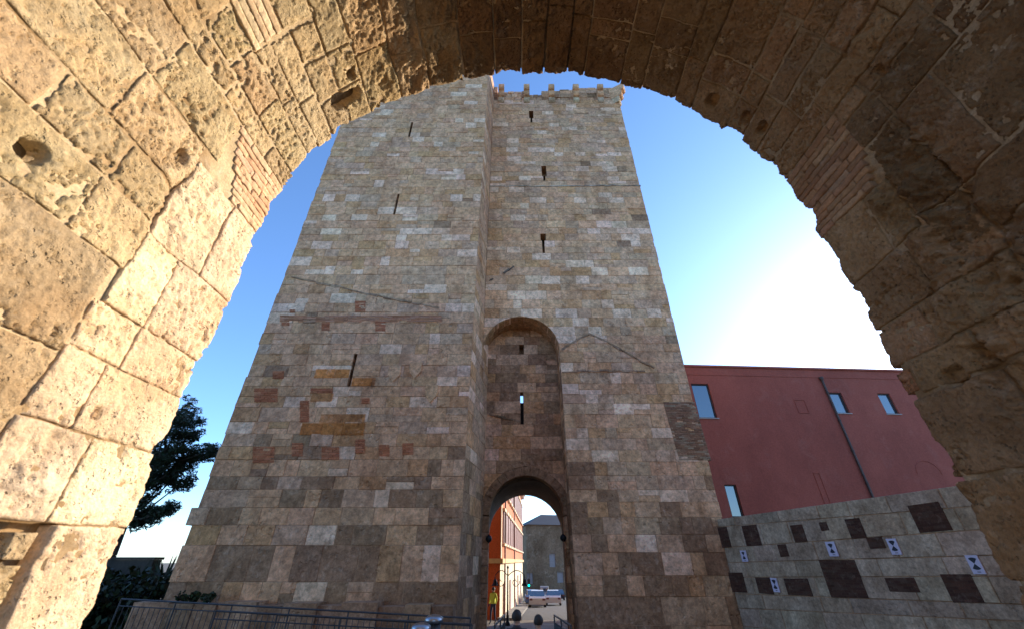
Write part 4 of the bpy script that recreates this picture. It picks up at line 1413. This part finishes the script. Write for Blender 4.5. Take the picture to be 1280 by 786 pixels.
# ================================================================== PEOPLE
def person(loc, yaw, shirt, trousers, hair, label, arms=0.25, h=1.72):
    t = thing('person', label, 'person', loc)
    k = h / 1.72
    J = {'pel': (0, 0, .95), 'belly': (0, .01, 1.10), 'chest': (0, .0, 1.30), 'neckb': (0, -.01, 1.44), 'neck': (0, .01, 1.52), 'head': (0, .03, 1.60), 'crown': (0, .02, 1.67)}
    E = [('pel', 'belly'), ('belly', 'chest'), ('chest', 'neckb'), ('neckb', 'neck'), ('neck', 'head'), ('head', 'crown')]
    Rd = {'pel': .15, 'belly': .135, 'chest': .155, 'neckb': .10, 'neck': .055, 'head': .088, 'crown': .075}
    for s_, n_ in ((-1, 'l'), (1, 'r')):
        st = .1 * s_
        J.update({'sh' + n_: (.18 * s_, 0, 1.40), 'el' + n_: (.23 * s_, -.03, 1.13), 'wr' + n_: (.22 * s_, .07 + arms * .2, .90), 'ha' + n_: (.215 * s_, .10 + arms * .2, .82),
                  'hip' + n_: (.09 * s_, 0, .88), 'kn' + n_: (.10 * s_, .03 + .06 * s_, .49), 'an' + n_: (.10 * s_, -.02 + .10 * s_, .09), 'to' + n_: (.11 * s_, .13 + .10 * s_, .04)})
        E += [('chest', 'sh' + n_), ('sh' + n_, 'el' + n_), ('el' + n_, 'wr' + n_), ('wr' + n_, 'ha' + n_), ('pel', 'hip' + n_), ('hip' + n_, 'kn' + n_), ('kn' + n_, 'an' + n_), ('an' + n_, 'to' + n_)]
        Rd.update({'sh' + n_: .065, 'el' + n_: .045, 'wr' + n_: .032, 'ha' + n_: .038, 'hip' + n_: .09, 'kn' + n_: .06, 'an' + n_: .042, 'to' + n_: .038})
    names = list(J)
    rot = Matrix.Rotation(yaw, 3, 'Z')
    me = bpy.data.meshes.new('body')
    me.from_pydata([rot @ (Vector(J[n]) * k) for n in names], [(names.index(a), names.index(b)) for a, b in E], [])
    mm, nt, b = new_mat('clothed_body')
    geo = N(nt, 'ShaderNodeTexCoord')
    sep = N(nt, 'ShaderNodeSeparateXYZ')
    nt.links.new(geo.outputs['Object'], sep.inputs[0])
    mr = N(nt, 'ShaderNodeMapRange'); mr.inputs['From Max'].default_value = 1.8 * k
    nt.links.new(sep.outputs['Z'], mr.inputs['Value'])
    cr = N(nt, 'ShaderNodeValToRGB'); cr.color_ramp.interpolation = 'CONSTANT'
    e = cr.color_ramp.elements
    e[0].position = 0; e[0].color = (.02, .02, .02, 1)
    e[1].position = .045; e[1].color = (*trousers, 1)
    for p_, c_ in ((.53, shirt), (.835, (.45, .27, .19))):
        x_ = e.new(p_); x_.color = (*c_, 1)
    nt.links.new(mr.outputs[0], cr.inputs[0]); nt.links.new(cr.outputs[0], b.inputs['Base Color'])
    b.inputs['Roughness'].default_value = .8
    me.materials.append(mm)
    o = bpy.data.objects.new('body', me)
    link(o, t, WORLD_ORIGIN[t.name].copy())
    o.modifiers.new('skin', 'SKIN'); sub = o.modifiers.new('sub', 'SUBSURF'); sub.levels = 2; sub.render_levels = 2
    for i, n_ in enumerate(names):
        r = Rd[n_] * k
        me.skin_vertices[0].data[i].radius = (r, r)
    me.skin_vertices[0].data[0].use_root = True
    # hair cap, ears, nose
    hc = Vector(loc) + rot @ (Vector((0, .005, 1.645)) * k)
    m = MB()
    vs, fs = [], []
    for i in range(7):
        for j in range(14):
            th = math.pi * .72 * i / 6; ph = 2 * math.pi * j / 14
            rr = .112 * k * (1 + .06 * math.sin(5 * ph + i))
            v = rot @ Vector((math.sin(th) * math.cos(ph) * rr * .9, math.sin(th) * math.sin(ph) * rr - .012, math.cos(th) * rr))
            vs.append(hc + v)
    for i in range(6):
        for j in range(14):
            fs.append((i * 14 + j, (i + 1) * 14 + j, (i + 1) * 14 + (j + 1) % 14, i * 14 + (j + 1) % 14))
    m.add(vs, fs); m.build('hair', plain('hair', hair, .7), t, True)
    m = MB()
    fwd = rot @ Vector((0, 1, 0)); sd = rot @ Vector((1, 0, 0))
    fc = Vector(loc) + rot @ (Vector((0, .03, 1.60)) * k)
    m.obox(fc + fwd * .095 * k, sd * .012, fwd * .018, Vector((0, 0, .022)))
    for s_ in (-1, 1): m.obox(fc + sd * s_ * .088 * k, sd * .010, fwd * .018, Vector((0, 0, .03)))
    m.build('face', M['skin'], t)
    return t
Y = 9.4
person((.09, Y, -2.40), 0, (.03, .03, .035), (.03, .03, .04), (.02, .015, .012), 'person in dark clothes walking towards the gate between the ramp railings', h=1.58)
person((.52, Y + .5, -2.48), .3, (.04, .035, .035), (.04, .04, .05), (.02, .015, .012), 'shorter person in dark jacket walking beside the other towards the gate', h=1.54)
person((-1.12, 29.2, ground_z(29.2)), 2.6, (.55, .60, .05), (.03, .04, .08), (.03, .02, .015), 'person in yellow safety vest beyond the gate passage', h=1.75)

# ================================================================== VEGETATION
def foliage(m, c, r, n, leaf, cols, flat=1.0, needle=False):
    for _ in range(n):
        while True:
            v = Vector((random.uniform(-1, 1), random.uniform(-1, 1), random.uniform(-1, 1)))
            if v.length < 1: break
        v = v * (v.length ** -.35 if v.length > .05 else 1)
        p = Vector(c) + Vector((v.x * r, v.y * r, v.z * r * flat))
        d = Vector((random.gauss(0, 1), random.gauss(0, 1), random.gauss(0, .8))).normalized()
        o = d.orthogonal().normalized()
        o.rotate(Matrix.Rotation(random.uniform(0, 6.28), 3, d))
        L = leaf * random.uniform(.6, 1.3); w = L * (.10 if needle else .42)
        q = random.choice(cols); q = tuple(x * random.uniform(.7, 1.3) for x in q)
        m.add([p - d * L * .5, p + o * w, p + d * L * .5, p - o * w], [(0, 1, 2, 3)], q)

pine_base = Vector((-27.0, 31, ground_z(31)))
pine = thing('pine_tree', 'dark umbrella pine behind the lit arch jamb with branches reaching towards the tower', 'tree', tuple(pine_base))
m = MB()
trunk = [pine_base + Vector((0, 0, -.2)), pine_base + Vector((.3, 0, 3.5)), pine_base + Vector((.1, 0, 7)), pine_base + Vector((.8, 0, 10.5))]
for i in range(3): m.tube(trunk[i], trunk[i + 1], .38 - .09 * i, .29 - .09 * i, 10)
PCL = [(228, 528, 26), (212, 520, 20), (238, 545, 16), (205, 545, 24), (196, 575, 28), (215, 572, 24), (238, 570, 15), (252, 566, 12), (264, 562, 8), (225, 590, 16), (208, 598, 18), (190, 600, 18), (226, 604, 8), (180, 610, 20),
       (209, 634, 9), (196, 638, 11), (183, 643, 11), (172, 650, 12), (160, 645, 16), (160, 590, 34), (150, 550, 36), (170, 525, 30), (120, 570, 40), (130, 520, 36), (190, 500, 24), (150, 490, 30), (100, 600, 34), (110, 540, 36)]
lim = []
for (x, y, r) in PCL:
    Yp = 31 + random.uniform(-1.2, 1.2)
    c = at(x, y, Yp); k_ = Yp / ray(x, y).y / FP
    lim.append((c, r * k_))
for (c, r) in lim:
    s0 = trunk[2].lerp(trunk[3], random.random()) if c.z > 6 else trunk[1].lerp(trunk[2], .6)
    mid = s0.lerp(c, .5) + Vector((0, 0, -.3))
    m.tube(s0, mid, .10, .06, 6); m.tube(mid, c, .06, .025, 6)
m.build('trunk', M['bark'], pine)
m = MB()
PN = [(.020, .032, .013), (.015, .024, .011), (.028, .040, .017)]
for (c, r) in lim:
    for _ in range(max(8, int(r * 22))):
        v = Vector((random.gauss(0, .5), random.gauss(0, .5), random.gauss(0, .42))) * r
        foliage(m, c + v, .34, 60, .34, PN, .8, True)
m.build('crown', M['leaf'], pine)

hd = MB()
for i in range(46):
    x = random.uniform(-24, -13.6); y = random.uniform(18.3, 20.8)
    h = random.uniform(2.0, 2.9)
    foliage(hd, (x, y, ground_z(y) + h * .5), h * .52, 420, .22, [(.022, .032, .013), (.032, .042, .018), (.018, .026, .011)], .95)
tag(hd.build('hedge', M['leaf']), 'dense dark shrubbery at the side of the tower behind the terrace', 'shrubs', kind='stuff')
# low wall in front of the shrubbery
p = at(185, 699, 21.5)
lw = MB(); lw.box((p.x - 9, 21.4, -3.6), (p.x + .35, 21.9, p.z))
lw.box((p.x - 9.05, 21.35, p.z + .002), (p.x + .4, 21.95, p.z + .1))
tag(lw.build('garden_wall', M['gwall']), 'low dark garden wall beside the shrubbery next to the arch jamb', 'wall')
# agave
def spiky(x, y, z0, n, L, label):
    t = thing('agave_plant', label, 'plant', (x, y, z0), 'spiky plants by the tower')
    for i in range(n):
        a = random.uniform(0, 6.28); el = random.uniform(.5, 1.45)
        d = Vector((math.cos(a) * math.cos(el), math.sin(a) * math.cos(el), math.sin(el)))
        o = d.orthogonal().normalized()
        b = Vector((x, y, z0)); w = .06
        m = MB(); mid = b + d * L * .5 - Vector((0, 0, .02)); tip = b + d * L * random.uniform(.8, 1.1) - Vector((0, 0, .1))
        c_ = (.05, .075, .045)
        m.add([b + o * w, b - o * w, mid - o * w * .8, mid + o * w * .8, tip, mid + d.cross(o) * .03], [(0, 1, 5), (1, 2, 5), (0, 5, 3), (3, 5, 4), (5, 2, 4)], c_)
        m.build('leaf', M['leaf'], t)
sp = at(212, 700, 22)
spiky(sp.x + .9, 20.9, sp.z - 1.15, 26, 1.5, 'spiky agave rising from the shrubbery beside the tower edge')
spiky(sp.x - .3, 21.1, sp.z - 1.2, 20, 1.3, 'smaller spiky agave behind the low garden wall')
# weeds on the footing
for (x, lab) in ((239, 'tuft of dark weeds on the tower footing nearest the outer corner'), (262, 'wider tuft of dark weeds on the tower footing by the railing')):
    p = at(x, 748, 16.4)
    m = MB()
    for _ in range(5):
        foliage(m, (p.x + random.gauss(0, .2), 16.4 + random.uniform(-.05, .1), p.z + random.uniform(-.02, .1)), random.uniform(.08, .16), 60, .11, [(.03, .04, .016), (.04, .05, .02)], random.uniform(.6, 1.2))
    m.tube((p.x, 16.4, p.z - .15), (p.x, 16.4, p.z + .1), .015)
    tag(m.build('weed_tuft', M['leaf']), lab, 'plant', 'weeds on the footing')
